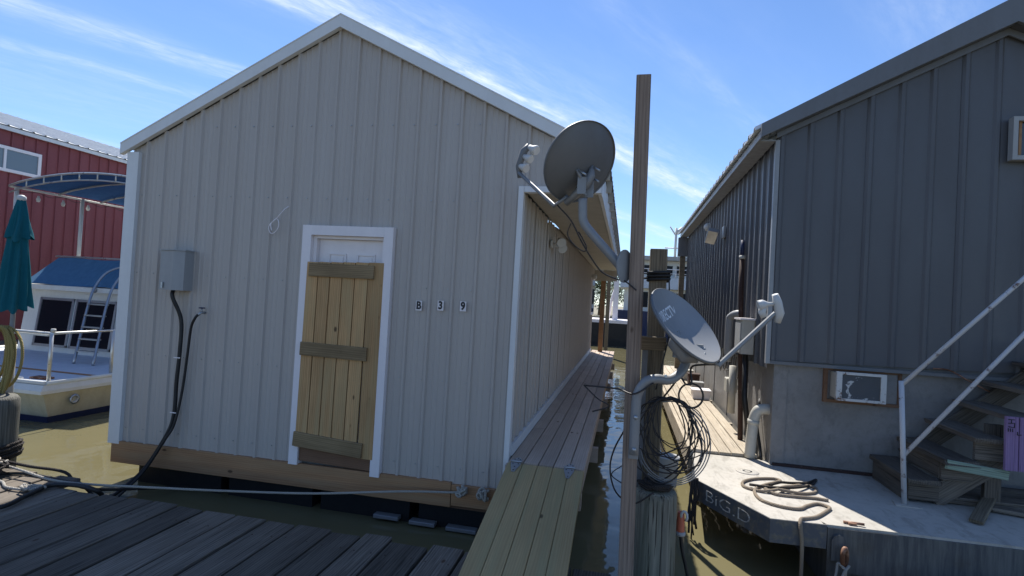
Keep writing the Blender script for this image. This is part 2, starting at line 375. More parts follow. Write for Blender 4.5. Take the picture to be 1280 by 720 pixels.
def siding(parent, m, org, u, nrm, L, pitch, zb, zt, per=4, major=(.05, .022, .021), minor=True, name='siding_panel', phase=0.0, brk=()):
    """ribbed sheet cladding: one mesh per sheet, 'per' ribs each. zb/zt give bottom/top height at distance s"""
    org, u, nrm = Vector(org), Vector(u), Vector(nrm); bw, tw, hh = major
    s0 = -phase; k = 0; out = []
    while s0 < L - .01:
        s1 = s0 + pitch * per; pr = []
        for i in range(per):
            c = s0 + pitch * i
            lip = .004 if i == 0 else 0
            pr += [(c, lip), (c + (bw - tw) / 2, hh + lip), (c + (bw + tw) / 2, hh + lip * .6), (c + bw, 0)]
            if minor:
                for q_ in (.42, .72):
                    e = c + bw + (pitch - bw) * (q_ - .12); pr += [(e - .012, 0), (e, .005), (e + .012, 0)]
        pr += [(s1, 0)]
        lo, hi = max(s0, 0), min(s1, L)
        def dep(s):
            for a, b2 in zip(pr, pr[1:]):
                if a[0] <= s <= b2[0]: return a[1] + (b2[1] - a[1]) * (s - a[0]) / max(1e-9, b2[0] - a[0])
            return 0
        xs = sorted(set([lo, hi] + [p_[0] for p_ in pr if lo < p_[0] < hi] + [x for x in brk if lo < x < hi]))
        b = MB()
        for a, c in zip(xs, xs[1:]):
            if c - a < 1e-5: continue
            e = (c - a) * .001
            z0, z1, z2, z3 = zb(a + e), zb(c - e), zt(c - e), zt(a + e)
            if z2 - z1 < .002 and z3 - z0 < .002: continue
            q4 = []
            for s, z in ((a, z0), (c, z1), (c, z2), (a, z3)):
                p_ = org + u * s + nrm * dep(s); p_.z = z; q4.append(p_)
            b.add(q4, [(0, 1, 2, 3)])
        if b.v: out.append(mk(name, b, m, parent))
        s0 = s1; k += 1
    return out
def roofsheet(parent, m, x0, z0, x1, z1, y0, y1, pitch=.229, hh=.032, name='roof'):
    """corrugated slope from eave (x0,z0) to ridge (x1,z1), ribs run down the slope"""
    b = MB(); ys = []; y = y0
    while y < y1:
        k_ = hh / .026; ys += [(y, 0), (y + .014 * k_, hh), (y + .038 * k_, hh), (y + .052 * k_, 0)]; y += pitch
    ys = [p for p in ys if p[0] < y1] + [(y1, 0)]
    vs = []; n = len(ys)
    for (yy, h) in ys:
        for (x, z) in ((x0, z0), (x1, z1)):
            vs += [(x, yy, z + h), (x, yy, z + h - .008)]
    fs = []
    for i in range(n - 1):
        a = i * 4; c = a + 4
        fs += [(a, c, c + 2, a + 2), (a + 1, a + 3, c + 3, c + 1), (a, a + 1, c + 1, c), (a + 2, c + 2, c + 3, a + 3)]
    b.add(vs, fs); return mk(name, b, m, parent)
def screws(parent, pts, nrm, m='galvm', r=.0045):
    b = MB(); nrm = Vector(nrm)
    for p in pts:
        p = Vector(p); b.box(p - Vector((r, r, r)), p + Vector((r, r, r)))
    o = mk('screws', b, m, parent, kind='stuff'); return o

# ================================================================ SETTING
def sheet(name, m, x0, y0, x1, y1, z, nx=1, ny=1):
    b = MB(); vs = [(x0 + (x1 - x0) * i / nx, y0 + (y1 - y0) * j / ny, z) for j in range(ny + 1) for i in range(nx + 1)]
    b.add(vs, [(j * (nx + 1) + i, j * (nx + 1) + i + 1, (j + 1) * (nx + 1) + i + 1, (j + 1) * (nx + 1) + i) for j in range(ny) for i in range(nx)])
    return mk(name, b, m, kind='structure', loc=(0, 0, 0))
sheet('water', 'water', -900, -300, 900, 1500, 0)
b = MB(); b.prism([(-40, 75), (-25, 70), (-10, 66), (10, 68), (60, 72), (400, 90), (400, 400), (-400, 400), (-400, 90)], 2, -.5, .7)
mk('shore', b, 'ground', kind='structure')

# ================================================================ FOREGROUND DOCK
dk = thing('dock', 'weathered grey plank dock across the foreground, mostly in shade', 'dock', (-1.5, 2, .35))
x = -8.2; pl = [-3.682, -3.413, -3.104, -2.815, -2.54, -2.225, -1.954, -1.703, -1.387]
edges = []
e = pl[0]
while e > -8.4: edges.append(e); e -= random.uniform(.24, .305)
edges = edges[::-1][:-1] + pl
e = pl[-1]
while e < 4.6: e += random.uniform(.25, .3); edges.append(e)
for a, c in zip(edges, edges[1:]):
    far = 4.05 + random.uniform(-.025, .035)
    if c < -4.9: far = 4.24 + random.uniform(-.02, .08)
    zz = .35 + random.uniform(-.004, .005)
    mid = random.uniform(.4, 1.3) if random.random() < .5 else None
    gp = random.uniform(.016, .028)
    segs = [(-1.6, far)] if not mid else [(-1.6, mid - .004), (mid + .004, far)]
    for (y0, y1) in segs:
        board('plank', ((a + c) / 2, y0, zz), ((a + c) / 2 + random.uniform(-.004, .004), y1, zz), c - a - gp, .045, 'dock', dk, rag=.014, ch=.006)
for yy in (3.8, 2.4, .8, -1.0): board('joist', (-8.3, yy, .30), (4.6, yy, .30), .09, .2, 'dock', dk)
nb = MB()
for a, c in zip(edges, edges[1:]):
    for yy in (3.8, 2.4):
        for xx in (a + .06, c - .06): nb.lathe([(.006, 0), (.006, .002)], (xx + random.uniform(-.01, .01), yy + random.uniform(-.02, .02), .353), 6)
mk('nail_heads', nb, 'rust', dk, kind='stuff')

# ================================================================ TAN HOUSE
FY = 5.10
th = thing('floating_house', 'tan metal-sided gabled floating house with boarded white door facing the dock', 'house', (-3.3, 11, 0))
XL, XR, XO, XRD, ZR = -5.53, -1.03, -.28, -3.02, 5.04
def rakez(x): return 5.02 - .508 * abs(x - XRD)
def zb_front(s):
    x = XL + s
    if x > XR: return 3.33
    if -3.25 < x < -2.36: return 2.88
    return .455
siding(th, 'siding', (XL, FY, 0), (1, 0, 0), (0, -1, 0), XO - XL, .229, zb_front, lambda s: rakez(XL + s) - .03, phase=.06, brk=(XR - XL, -3.25 - XL, -2.36 - XL, XRD - XL))
siding(th, 'siding', (XR, FY + .02, 0), (0, 1, 0), (1, 0, 0), 12.0, .229, lambda s: .90, lambda s: 3.33, phase=.1)
siding(th, 'siding', (XL, 17.1, 0), (0, -1, 0), (-1, 0, 0), 12.0, .229, lambda s: .45, lambda s: 3.72)
siding(th, 'siding', (XR, 17.12, 0), (-1, 0, 0), (0, 1, 0), 4.5, .229, lambda s: .45, lambda s: rakez(XR - s) - .03, brk=(1.99,))
b = MB(); b.box((XL + .04, FY + .06, .34), (XR - .04, 17.06, 3.3)); mk('wall', b, 'soffit', th)
screws(th, [(XL + .10 + i * .229 + j, FY - .006, z) for i in range(20) for j in (.05,) for z in (.62, 1.45, 2.35, 3.22, 3.98) if not (-3.36 < XL + .15 + i * .229 < -2.26 and z < 3) and z < rakez(XL + .15 + i * .229) - .2 and XL + .15 + i * .229 < XR - .03], (0, -1, 0))
b = MB(); b.box((XL - .035, FY - .045, .44), (XL + .115, FY + .0, rakez(XL) - .05)); mk('corner_trim', b, 'trim', th)
b = MB(); b.box((XL - .045, FY + .002, .45), (XL - .01, FY + .12, rakez(XL) - .05)); mk('corner_trim', b, 'trim', th)
b = MB(); b.box((XR - .028, FY - .042, .455), (XR + .022, FY + .05, 3.37)); mk('corner_trim', b, 'trim', th)
b = MB(); b.box((XR + .025, FY - .04, 3.315), (XO, FY + .04, 3.37)); mk('opening_trim', b, 'trim', th)
b = MB(); b.box((XR - .002, FY + .06, .79), (XR + .035, 17.05, .895)); mk('base_trim', b, 'trim', th)
# roof
EVL, EVR = -5.64, -.22
zl, zr_ = 5.09 - .508 * (XRD - EVL), 5.09 - .508 * (EVR - XRD)
roofsheet(th, 'roof', EVL, zl, XRD, 5.09, FY - .02, 17.2)
roofsheet(th, 'roof', EVR, zr_ - .01, XRD, 5.088, FY - .02, 17.2)
for sgn, xe in ((-1, EVL), (1, EVR)):
    zt = 5.12 - .508 * abs(xe - XRD); zz0 = 5.12; th_ = .135
    b = MB(); b.prism([(XRD, zz0), (xe, zt), (xe, zt - th_ + .01), (XRD, zz0 - th_)], 1, FY - .075, FY - .022); mk('rake_trim', b, 'trim', th)
    b = MB(); b.prism([(XRD, zz0 + .003), (xe, zt + .003), (xe, zt - .009), (XRD, zz0 - .009)], 1, FY - .08, FY + .1); mk('rake_cap', b, 'trim', th)
b = MB(); b.prism([(XRD - .16, 5.04), (XRD, 5.135), (XRD + .16, 5.04), (XRD, 5.125)], 1, FY + .11, 17.2); mk('ridge_cap', b, 'trim', th)
b = MB(); b.box((XR + .03, FY + .045, 3.335), (EVR - .10, 17.15, 3.36)); mk('soffit', b, 'soffit', th)
b = MB(); b.box((EVR - .09, FY + .02, 3.31), (EVR - .055, 17.17, 3.56)); mk('fascia', b, 'trim', th)
b = MB(); b.box((EVR - .095, 17.1, 3.0), (XR - .4, 17.18, 3.33)); mk('end_header', b, 'soffit', th)
b = MB()
for i in range(20): b.box((EVR - .055, 5.35 + i * .6, 3.50), (EVR + .0, 5.40 + i * .6, 3.62))
mk('rafter_blocks', b, 'soffit', th, kind='stuff')
b = MB(); b.box((EVR - .20, 17.02, .82), (EVR - .08, 17.14, 3.3)); 
# door
b = MB(); b.box((-3.305, FY - .06, .475), (-3.205, FY + .04, 2.935)); mk('door_frame', b, 'white', th)
b = MB(); b.box((-2.40, FY - .06, .455), (-2.30, FY + .04, 2.935)); mk('door_frame', b, 'white', th)
b = MB(); b.box((-3.204, FY - .061, 2.835), (-2.401, FY + .04, 2.933)); mk('door_frame', b, 'white', th)
for a, c in (((-3.204, FY - .01, .6), (-3.165, FY + .06, 2.834)), ((-2.43, FY - .01, .6), (-2.401, FY + .06, 2.834)), ((-3.164, FY - .01, 2.805), (-2.431, FY + .06, 2.834))):
    b = MB(); b.box(a, c); mk('door_stop', b, 'white', th)
b = MB(); b.box((-3.163, FY + .045, .6), (-2.432, FY + .075, 2.803)); door = mk('door', b, 'white', th)
for xx in (-3.05, -2.73):
    for z0, z1 in ((2.15, 2.66), (1.3, 2.0), (.75, 1.15)):
        b = MB()
        for t, w, y in ((0, .018, .036), (.03, 0.0, .039)):
            pass
        x0, x1 = xx, xx + .2
        for a, c in (((x0, z0), (x1, z0 + .015)), ((x0, z1 - .015), (x1, z1)), ((x0, z0 + .016), (x0 + .015, z1 - .016)), ((x1 - .015, z0 + .016), (x1, z1 - .016))):
            b.box((a[0], FY + .034, a[1]), (c[0], FY + .044, c[1]))
        b.box((x0 + .035, FY + .038, z0 + .035), (x1 - .035, FY + .044, z1 - .035))
        mk('door_moulding', b, 'white', door)
board('sill_board', (-3.2, FY - .035, .60), (-2.41, FY - .035, .58), .17, .03, 'sill', th, up=(0, -1, 0))
# rim beam
board('rim_beam', (-5.515, FY - .04, .35), (-1.56, FY - .04, .375), .235, .04, 'beam', th, up=(0, -1, 0))
board('rim_beam', (-1.552, FY - .04, .375), (-1.12, FY - .04, .38), .20, .04, 'beam', th, up=(0, -1, 0))
b = MB(); b.box((-5.5, FY + .002, .24), (-1.05, 17, .335)); mk('floor', b, 'sill', th)
for i, (x0, x1) in enumerate(((-5.27, -4.2), (-4.1, -3.1), (-3.0, -2.02), (-1.92, -1.06))):
    for yy in (5.2, 8.4, 11.8, 14.6):
        b = MB(); b.box((x0, yy, -.4), (x1, yy + 2.0, .238), .03); mk('pontoon', b, 'float', th)
for x0, x1, zz in ((-2.36, -2.10, .05), (-1.98, -1.72, .04), (-1.60, -1.30, .032), (-1.2, -1.0, .03)):
    b = MB(); b.box((x0, 5.10, zz - .02), (x1, 5.19, zz + .018), .006); mk('pontoon_lip', b, 'mast', th)
# electrical box, conduit, spigot, cable out of the wall
b = MB(); b.prism([(-4.915, 4.94), (-4.72, 4.90), (-4.625, 4.955), (-4.625, 5.08), (-4.915, 5.08)], 2, 2.18, 2.60)
eb = mk('electrical_box', b, 'boxgrey', th)
b = MB(); b.prism([(-4.925, 4.93), (-4.72, 4.89), (-4.615, 4.95), (-4.615, 5.08), (-4.925, 5.08)], 2, 2.602, 2.615); mk('lid', b, 'boxgrey', eb)
b = MB(); b.box((-4.86, 4.905, 2.2), (-4.84, 4.92, 2.26)); mk('latch', b, 'galvm', eb)
b = MB(); b.tube([(-4.44, 5.08, 1.955), (-4.44, 5.02, 1.955), (-4.455, 5.0, 1.93)], .014, 8); b.tube([(-4.44, 5.03, 1.96), (-4.44, 5.03, 2.0)], .006, 6)
sg = mk('spigot', b, 'galvm', th)
b = MB(); b.lathe([(.03, 0), (.033, .006), (.03, .012)], (-4.44, 5.03, 2.0), 10); mk('handle', b, 'navy', sg)
c1 = curve([(-4.79, 5.0, 2.18), (-4.77, 4.98, 2.10), (-4.70, 5.04, 1.86), (-4.69, 5.04, 1.52), (-4.705, 5.04, 1.18), (-4.70, 5.03, .84), (-4.75, 5.0, .62), (-4.93, 4.93, .26), (-5.05, 4.75, .06), (-4.95, 4.4, .02), (-4.6, 4.16, .28), (-4.62, 4.05, .385), (-4.85, 4.05, .385), (-4.975, 3.97, .385), (-4.9, 3.72, .385), (-4.86, 3.45, .385), (-5.3, 3.1, .385), (-6.2, 3.0, .385), (-7.5, 3.2, .385)], 8)
mk('power_cable', MB().tube(c1, .020, 8), 'black', label='thick black cable hanging from the grey electrical box onto the dock', cat='cable')
c2 = curve([(-4.455, 5.0, 1.935), (-4.48, 4.985, 1.89), (-4.532, 5.0, 1.787), (-4.571, 5.02, 1.529), (-4.617, 5.03, 1.1), (-4.66, 5.0, .753), (-4.73, 4.96, .577), (-4.90, 4.9, .25), (-4.98, 4.7, .05), (-4.85, 4.4, .03), (-4.70, 4.20, .22), (-4.80, 4.12, .38), (-4.93, 4.14, .372), (-5.1, 4.15, .372), (-5.5, 4.16, .372), (-5.85, 4.0, .372)], 8)
mk('water_hose', MB().tube(c2, .0135, 8), 'black', label='thin black hose hanging from the spigot with blue handle', cat='hose')
for z in (1.45, .86): mk('cable_clip', MB().box((-4.735, 5.008, z), (-4.655, 5.014, z + .010)), 'white', th)
wv = MB().tube(curve([(-3.506, 5.09, 3.134), (-3.54, 5.05, 3.09), (-3.61, 5.04, 3.0), (-3.69, 5.04, 2.93), (-3.70, 5.04, 2.87), (-3.66, 5.04, 2.83), (-3.60, 5.04, 2.88), (-3.59, 5.04, 2.95), (-3.63, 5.05, 2.99), (-3.68, 5.04, 2.93), (-3.66, 5.03, 2.86)], 6), .005, 6)
mk('loose_cable', wv, 'white', th)
for ch, x, z in (('B', -1.999, 2.174), ('3', -1.774, 2.187), ('9', -1.545, 2.193)):
    p = MB().box((x - .031, FY - .034, z - .048), (x + .031, FY - .026, z + .048)); pl_ = mk('number_plate', p, 'white', th)
    t = textmesh(ch, .105, .001, .004); t.xf(Matrix.Translation((x, FY - .0355, z)) @ Matrix.Rotation(R(90), 4, 'X') @ Matrix.Diagonal((.85, 1, 1, 1))); mk('character', t, 'ink', pl_)
# side wall fixtures
def dome(c, r, axis_y): pass
fl = thing('flood_light', 'twin-head white floodlight on the shaded side wall of the tan house', 'light', (-1.0, 7.1, 3.0))
mk('back_plate', MB().lathe([(.055, 0), (.06, .01), (.05, .03)], (-1.005, 7.05, 3.04), 14, 'x'), 'lnb', fl)
for dy, dz in ((.0, .03), (.16, -.03)):
    hd = MB().lathe([(.02, -.09), (.035, -.07), (.06, 0), (.066, .02), (.06, .024)], (0, 0, 0), 16)
    hd.xf(Matrix.Translation((-.87, 7.03 + dy, 3.03 + dz)) @ Matrix.Rotation(R(120), 4, 'X') @ Matrix.Rotation(R(25), 4, 'Y')); mk('lamp_head', hd, 'lnb', fl)
    mk('swivel_arm', MB().tube([(-.99, 7.05, 3.04), (-.93, 7.05 + dy * .6, 3.03 + dz * .5), (-.88, 7.03 + dy, 3.03 + dz)], .012, 6), 'lnb', fl)
wn = mk('window', MB().box((XR - .01, 15.6, 1.95), (XR + .06, 16.9, 3.05)), 'white', th)
mk('pane', MB().box((XR + .045, 15.68, 2.03), (XR + .064, 16.82, 2.97)), 'glass', wn)
mk('wall_lantern', MB().lathe([(.05, 0), (.08, .05), (.06, .14)], (XR + .12, 15.3, 2.95), 10).box((XR + .02, 15.26, 3.0), (XR + .12, 15.34, 3.03)), 'lnb', th)
mk('porch_post', MB().box((-.80, 17.2, .80), (-.66, 17.34, 3.25)), 'beam', th)

# board barricade on the door
bc = thing('board_barricade', 'barricade of green-tinged pine boards standing over the white door', 'barricade', (-2.8, FY - .09, .6))
xb = [-3.235, -3.10, -2.965, -2.83, -2.69, -2.545, -2.375]
for i in range(6):
    a, c = xb[i], xb[i + 1]; lean = -.012 if i < 5 else 0
    board('board', ((a + c) / 2 + lean, FY - .064, .66 if i < 5 else .62), ((a + c) / 2 - lean * .3, FY - .064, 2.555 + .004 * i), c - a - .009, .022, 'pine' if i < 5 else 'pine', bc, up=(0, -1, 0), ch=.003)
for (x0, x1, z0, z1, w) in ((-3.19, -2.475, 2.475, 2.475, .135), (-3.235, -2.50, 1.665, 1.655, .135), (-3.25, -2.49, .745, .70, .145)):
    board('batten', (x0, FY - .088, z0), (x1, FY - .088, z1), w, .022, 'batten', bc, up=(0, -1, 0), ch=.004)

# ================================================================ WALKWAY + RAMP
wk = thing('walkway', 'long shaded boardwalk running along the right side of the tan house', 'walkway', (-.66, 11, .8))
xs = [-.995 + .141 * i for i in range(6)]
for i in range(5):
    y = 4.985; first = True
    while y < 17.6:
        L = random.choice((2.44, 3.05, 3.66)) if not first else 1.4 + .5 * ((i * 7) % 5); y2 = min(y + L, 17.7)
        board('plank', ((xs[i] + xs[i + 1]) / 2, y, .79), ((xs[i] + xs[i + 1]) / 2, y2 - .006, .79 + random.uniform(-.002, .002)), .133, .036, 'walk', wk, ch=.004); y = y2; first = False
board('edge_beam', (-.305, 4.99, .66), (-.305, 17.7, .66), .18, .038, 'walk', wk, up=(1, 0, 0))
board('edge_beam', (-.985, 4.99, .66), (-.985, 17.7, .66), .18, .038, 'walk', wk, up=(1, 0, 0))
for yy in (5.03, 6.6, 8.2, 10, 12, 14, 16): mk('cross_beam', MB().box((-1.02, yy, .40), (-.24 if yy > 5.1 else -.31, yy + .09, .57)), 'walk', wk)
rp = thing('ramp', 'new pine ramp hinged to the boardwalk and sloping down onto the dock', 'ramp', (-.64, 4.2, .6))
sl_ = (.786 - .405) / (4.955 - 3.35)
for i in range(5):
    xc = (xs[i] + xs[i + 1]) / 2
    board('plank', (xc, 3.30, .404), (xc, 4.955, .786), .1375, .036, 'pineramp', rp, ch=.004, up=(0, -.23, 1))
for xx in (-.94, -.64, -.345): board('bearer', (xx, 3.60, .428), (xx, 4.90, .73), .045, .085, 'pineramp', rp, up=(0, -.23, 1), ch=.002)
for xx in (-.915, -.425):
    h = thing_h = MB()
    a = math.atan(sl_)
    pr = [(-.045, 0), (.045, 0), (.045, -.03), (.014, -.155), (-.014, -.155), (-.045, -.03)]
    hb = MB().prism(pr, 2, 0, .004); hb.xf(Matrix.Translation((xx, 4.955, .790)) @ Matrix.Rotation(a, 4, 'X')); 
    hp = mk('hinge', hb, 'galvm', rp)
    hb = MB().prism([(-.045, 0), (.045, 0), (.045, .03), (.014, .115), (-.014, .115), (-.045, .03)], 2, 0, .004); hb.xf(Matrix.Translation((xx, 4.985, .794))); mk('hinge_leaf', hb, 'galvm', hp)
    mk('hinge_pin', MB().tube([(xx - .05, 4.972, .799), (xx + .05, 4.972, .799)], .0085, 8), 'galvm', hp)
    for dx, dy in ((-.025, -.02), (.025, -.02), (0, -.07), (0, -.125)):
        p = Vector((xx + dx, 4.955 + dy, .790 + dy * sl_ + .004)); mk('screw', MB().lathe([(.007, 0), (.006, .003)], p, 8), 'black', hp)
    for dx, dy in ((-.025, .05), (.025, .05), (0, .09)):
        mk('screw', MB().lathe([(.007, 0), (.006, .003)], (xx + dx, 4.985 + dy, .798), 8), 'black', hp)

# ================================================================ POSTS AND PILINGS
def vpost(name, p0, p1, w, t, m, label, cat):
    o = board(name, p0, p1, w, t, m, up=(0, -1, 0), ch=.006, bow=.004); o['label'] = label; o['category'] = cat; return o
vpost('square_post', (.105, 3.76, -.6), (.036, 3.76, 3.87), .098, .10, 'post', 'tall brown square timber post carrying the two satellite dishes', 'post')
vpost('square_post', (.262, 4.24, -.5), (.222, 4.24, 2.735), .125, .13, 'post2', 'shorter dark square post behind the round piling, wrapped by black strap', 'post')
pb = MB(); pts = [(.158, -.8), (.155, .2), (.147, .75), (.143, .955), (.139, .985), (.125, 1.0), (.06, 1.008), (.001, 1.01)]
pb.lathe(pts, (0, 0, 0), 36, jit=.07)
pb.xf(Matrix.Rotation(R(90), 4, 'Y'))   # length along local x for the grain
po = mk('round_piling', pb, 'pile', None, 'stout round weathered piling at the foot of the tall post', 'piling', loc=(.275, 4.05, 0), rotm=Matrix.Rotation(R(-90), 3, 'Y'))
rb = MB()
random.seed(3)
for k in range(14):
    a0 = random.uniform(0, 6.28); rr = random.uniform(.04, .12)
    ps = [(.275 + math.cos(a0 + i * .7) * rr * random.uniform(.8, 1.2), 4.05 + math.sin(a0 + i * .7) * rr * random.uniform(.8, 1.2), 1.02 + random.uniform(0, .035)) for i in range(5)]
    rb.tube(curve(ps, 3), random.uniform(.008, .018), 6)
mk('rope_tangle', rb, 'darkrope', label='black tangle of old rope and plastic on top of the round piling', cat='rope')
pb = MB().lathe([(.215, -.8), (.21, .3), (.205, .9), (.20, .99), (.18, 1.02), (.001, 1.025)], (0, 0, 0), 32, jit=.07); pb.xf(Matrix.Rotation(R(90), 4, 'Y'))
mk('round_piling', pb, 'pile_shade', None, 'fat round piling at the left frame edge beside the closed umbrella', 'piling', loc=(-6.17, 4.32, 0), rotm=Matrix.Rotation(R(-90), 3, 'Y'))
vpost('cross_board', (.08, 4.05, 2.03), (.30, 4.12, 2.03), .10, .035, 'post2', 'short dark board fixed across between the two square posts', 'board')
mk('steel_strut', MB().box((.135, 4.16, .2), (.175, 4.20, 1.98)), 'darktrim', label='thin grey steel strut standing between the two square posts', cat='strut')
pm = MB().tube([(.42, 6.3, -.3), (.405, 6.3, 2.28)], .035, 10); pp = thing('capped_pole', 'slim round dark pole with white cap behind the lower dish', 'pole', (.42, 6.3, 0)); mk('shaft', pm, 'post2', pp)
mk('cap', MB().lathe([(.042, 0), (.042, .05), (.02, .085), (.001, .09)], (.405, 6.3, 2.27), 12), 'white', pp)
sb = MB()
for dz in (0, .025, .05): 
    w = .078; c = (.229, 4.30); pts = [(c[0] - w, c[1] - w, 2.50 + dz), (c[0] + w, c[1] - w, 2.51 + dz), (c[0] + w, c[1] + w, 2.50 + dz), (c[0] - w, c[1] + w, 2.5 + dz), (c[0] - w, c[1] - w, 2.5 + dz)]
    sb.tube(pts, .012, 6)
sb.tube(curve([(.15, 4.22, 2.51), (.05, 4.15, 2.50), (-.02, 3.95, 2.52)], 4), .008, 6)
mk('strap', sb, 'black', label='black strap wound round the upper part of the shorter square post', cat='strap')

# ================================================================ SATELLITE DISHES
def dish(name, label, C, u, n, a, bm_, matb, matf):
    C, u, n = Vector(C), Vector(u).normalized(), Vector(n); n = (n - u * n.dot(u)).normalized(); v = u.cross(n).normalized()
    F = Matrix((v, u, n)).transposed()
    t = thing(name, label, 'satellite dish', C)
    def P(x, y, z): return C + F @ Vector((x, y, z))
    def shell(off, rim, flip):
        b = MB(); vs = [P(0, 0, off - .0)]; N = 56; K = 9
        for k in range(1, K + 1):
            for j in range(N):
                an = 2 * math.pi * j / N; x = math.cos(an) * bm_ * k / K; y = math.sin(an) * a * k / K
                vs.append(P(x, y, off + .085 * (k / K) ** 2))
        fs = [(0, 1 + j, 1 + (j + 1) % N) for j in range(N)]
        fs += [(1 + (k - 1) * N + j, 1 + k * N + j, 1 + k * N + (j + 1) % N, 1 + (k - 1) * N + (j + 1) % N) for k in range(1, K) for j in range(N)]
        b.add(vs, fs, True); return b, vs, N, K
    fb, fv, N, K = shell(-.06, 0, 0); mk('reflector_face', fb, matf, t)
    bb, bv, N, K = shell(-.068, 0, 1)
    mk('reflector_back', bb, matb, t)
    rbm = MB(); vs = []
    for j in range(N):
        an = 2 * math.pi * j / N
        for s, z in ((1.0, .027), (1.022, .024), (1.025, .006), (1.0, .014)): vs.append(P(math.cos(an) * bm_ * s, math.sin(an) * a * s, z))
    rbm.add(vs, [(j * 4 + k, ((j + 1) % N) * 4 + k, ((j + 1) % N) * 4 + (k + 1) % 4, j * 4 + (k + 1) % 4) for j in range(N) for k in range(4)], True)
    mk('rim', rbm, matb, t)
    return t, P, v
# upper dish seen from behind
d1, P1, v1 = dish('satellite_dish', 'upper grey satellite dish seen from behind against the sky', (-.36, 3.9, 3.29), (.484, -.174, .856), (-.747, .425, .509), .295, .37, M['dish'], M['dishf'])
mk('dish_arm', MB().tube([P1(0, -.25, -.03), P1(0, -.36, .03), P1(0, -.30, .50)], [.018, .017, .014], 8), 'mast', d1)
hb = MB().tube([P1(-.02, -.33, .48), P1(0, -.26, .53), P1(.0, -.14, .56), P1(-.01, -.08, .55)], [.02, .026, .03, .022], 8); hd = mk('feed_bracket', hb, 'dish', d1)
for (yy, s) in ((-.09, 1.15), (-.17, 1.0), (-.25, 1.1)):
    c = P1(.0, yy, .50); d = (P1(0, 0, 0) - P1(0, yy * .3, .5)).normalized()
    mk('feed_horn', MB().tube([c + d * -.03, c, c + d * .035 * s, c + d * .05 * s], [.02, .024, .034 * s, .03 * s], 12), 'lnb', hd)
bk = MB()
bk.tube([P1(-.02, .02, -.07), P1(-.01, -.04, -.11), P1(0, -.10, -.12), P1(0, -.20, -.09), P1(0, -.30, -.05)], [.012, .03, .035, .03, .022], 8)
bk.tube([P1(-.08, -.05, -.06), P1(-.05, -.10, -.11), P1(.06, -.10, -.11), P1(.1, -.05, -.06)], .014, 8)
for sx in (-.05, .05): bk.add(*(lambda c: ([c + Vector(o) for o in ((-.03, -.02, -.06), (.03, -.02, -.06), (.03, .02, -.05), (-.03, .02, -.05), (-.03, -.02, .06), (.03, -.02, .06), (.03, .02, .05), (-.03, .02, .05))], [(0, 1, 2, 3), (4, 5, 6, 7), (0, 1, 5, 4), (1, 2, 6, 5), (2, 3, 7, 6), (3, 0, 4, 7)]))(P1(sx, -.13, -.13)))
mk('back_bracket', bk, 'mast', d1)
for (xx, yy) in ((-.02, .02), (-.08, -.05), (.1, -.05), (.03, -.15), (-.03, -.17)):
    c = P1(xx, yy, -.075); mk('bolt', MB().tube([c, c + (c - P1(xx, yy, 0)).normalized() * .075], .008, 6), 'galvm', d1)
mk('mast', MB().tube(curve([(-.335, 3.80, 3.02), (-.33, 3.80, 2.93), (-.32, 3.8, 2.86), (-.27, 3.80, 2.79), (-.10, 3.80, 2.61), (-.03, 3.80, 2.53)], 5), .031, 14), 'mast', d1)
mk('mast_foot', MB().lathe([(.03, 0), (.09, .002), (.09, .01), (.03, .012)], (0, 0, 0), 24, smooth=False).xf(Matrix.Translation((-.03, 3.765, 2.56)) @ Matrix.Rotation(R(-38), 4, 'Z') @ Matrix.Rotation(R(90), 4, 'Y') @ Matrix.Diagonal((1.25, .9, 1, 1))), 'mast', d1)
cc = curve([P1(0, -.34, .02), (-.42, 3.9, 2.88), (-.34, 3.88, 2.74), (-.27, 3.86, 2.63), (-.18, 3.84, 2.52), (-.07, 3.8, 2.47), (-.02, 3.76, 2.46), (.06, 3.72, 2.4)], 8)
mk('dish_cable', MB().tube(cc, .0055, 6), 'cable', label='black coaxial cable sagging from the upper dish to the tall post', cat='cable')
mk('dish_cable', MB().tube(curve([(-.42, 3.9, 2.86), (-.44, 3.91, 2.78), (-.38, 3.88, 2.70), (-.31, 3.87, 2.66), (-.30, 3.87, 2.70), (-.36, 3.9, 2.80)], 6), .0045, 6), 'cable', label='small loop of black cable hanging under the upper dish mast', cat='cable')
# lower dish seen from the front
d2, P2, v2 = dish('satellite_dish', 'lower grey satellite dish with white lettering, facing up and right', (.385, 3.8, 2.18), (-.686, .092, .723), (.648, -.377, .662), .30, .345, M['dish'], M['dishf'])
tm = textmesh('DIRECTV', .078, .0006, .0012)
sgn = 1 if v2.x > 0 else -1
for i, v in enumerate(tm.v):
    x, y = v.x * 1.05, v.y * 1.3 + .13
    rr = (x / .38) ** 2 + (y / .30) ** 2; tm.v[i] = P2(sgn * x, y, -.06 + .085 * rr + .0018 + v.z)
mk('lettering', tm, 'logo', d2)
lg = MB()
for (cx, cy, r0) in ((.0, .19, .028),):
    vs = []
    for j in range(16):
        an = j / 16 * 6.283; x, y = cx + math.cos(an) * r0, cy + math.sin(an) * r0 * .8; rr = (x / .38) ** 2 + (y / .30) ** 2; vs.append(P2(sgn * x, y, -.06 + .085 * rr + .002))
    lg.add(vs, [tuple(range(16))])

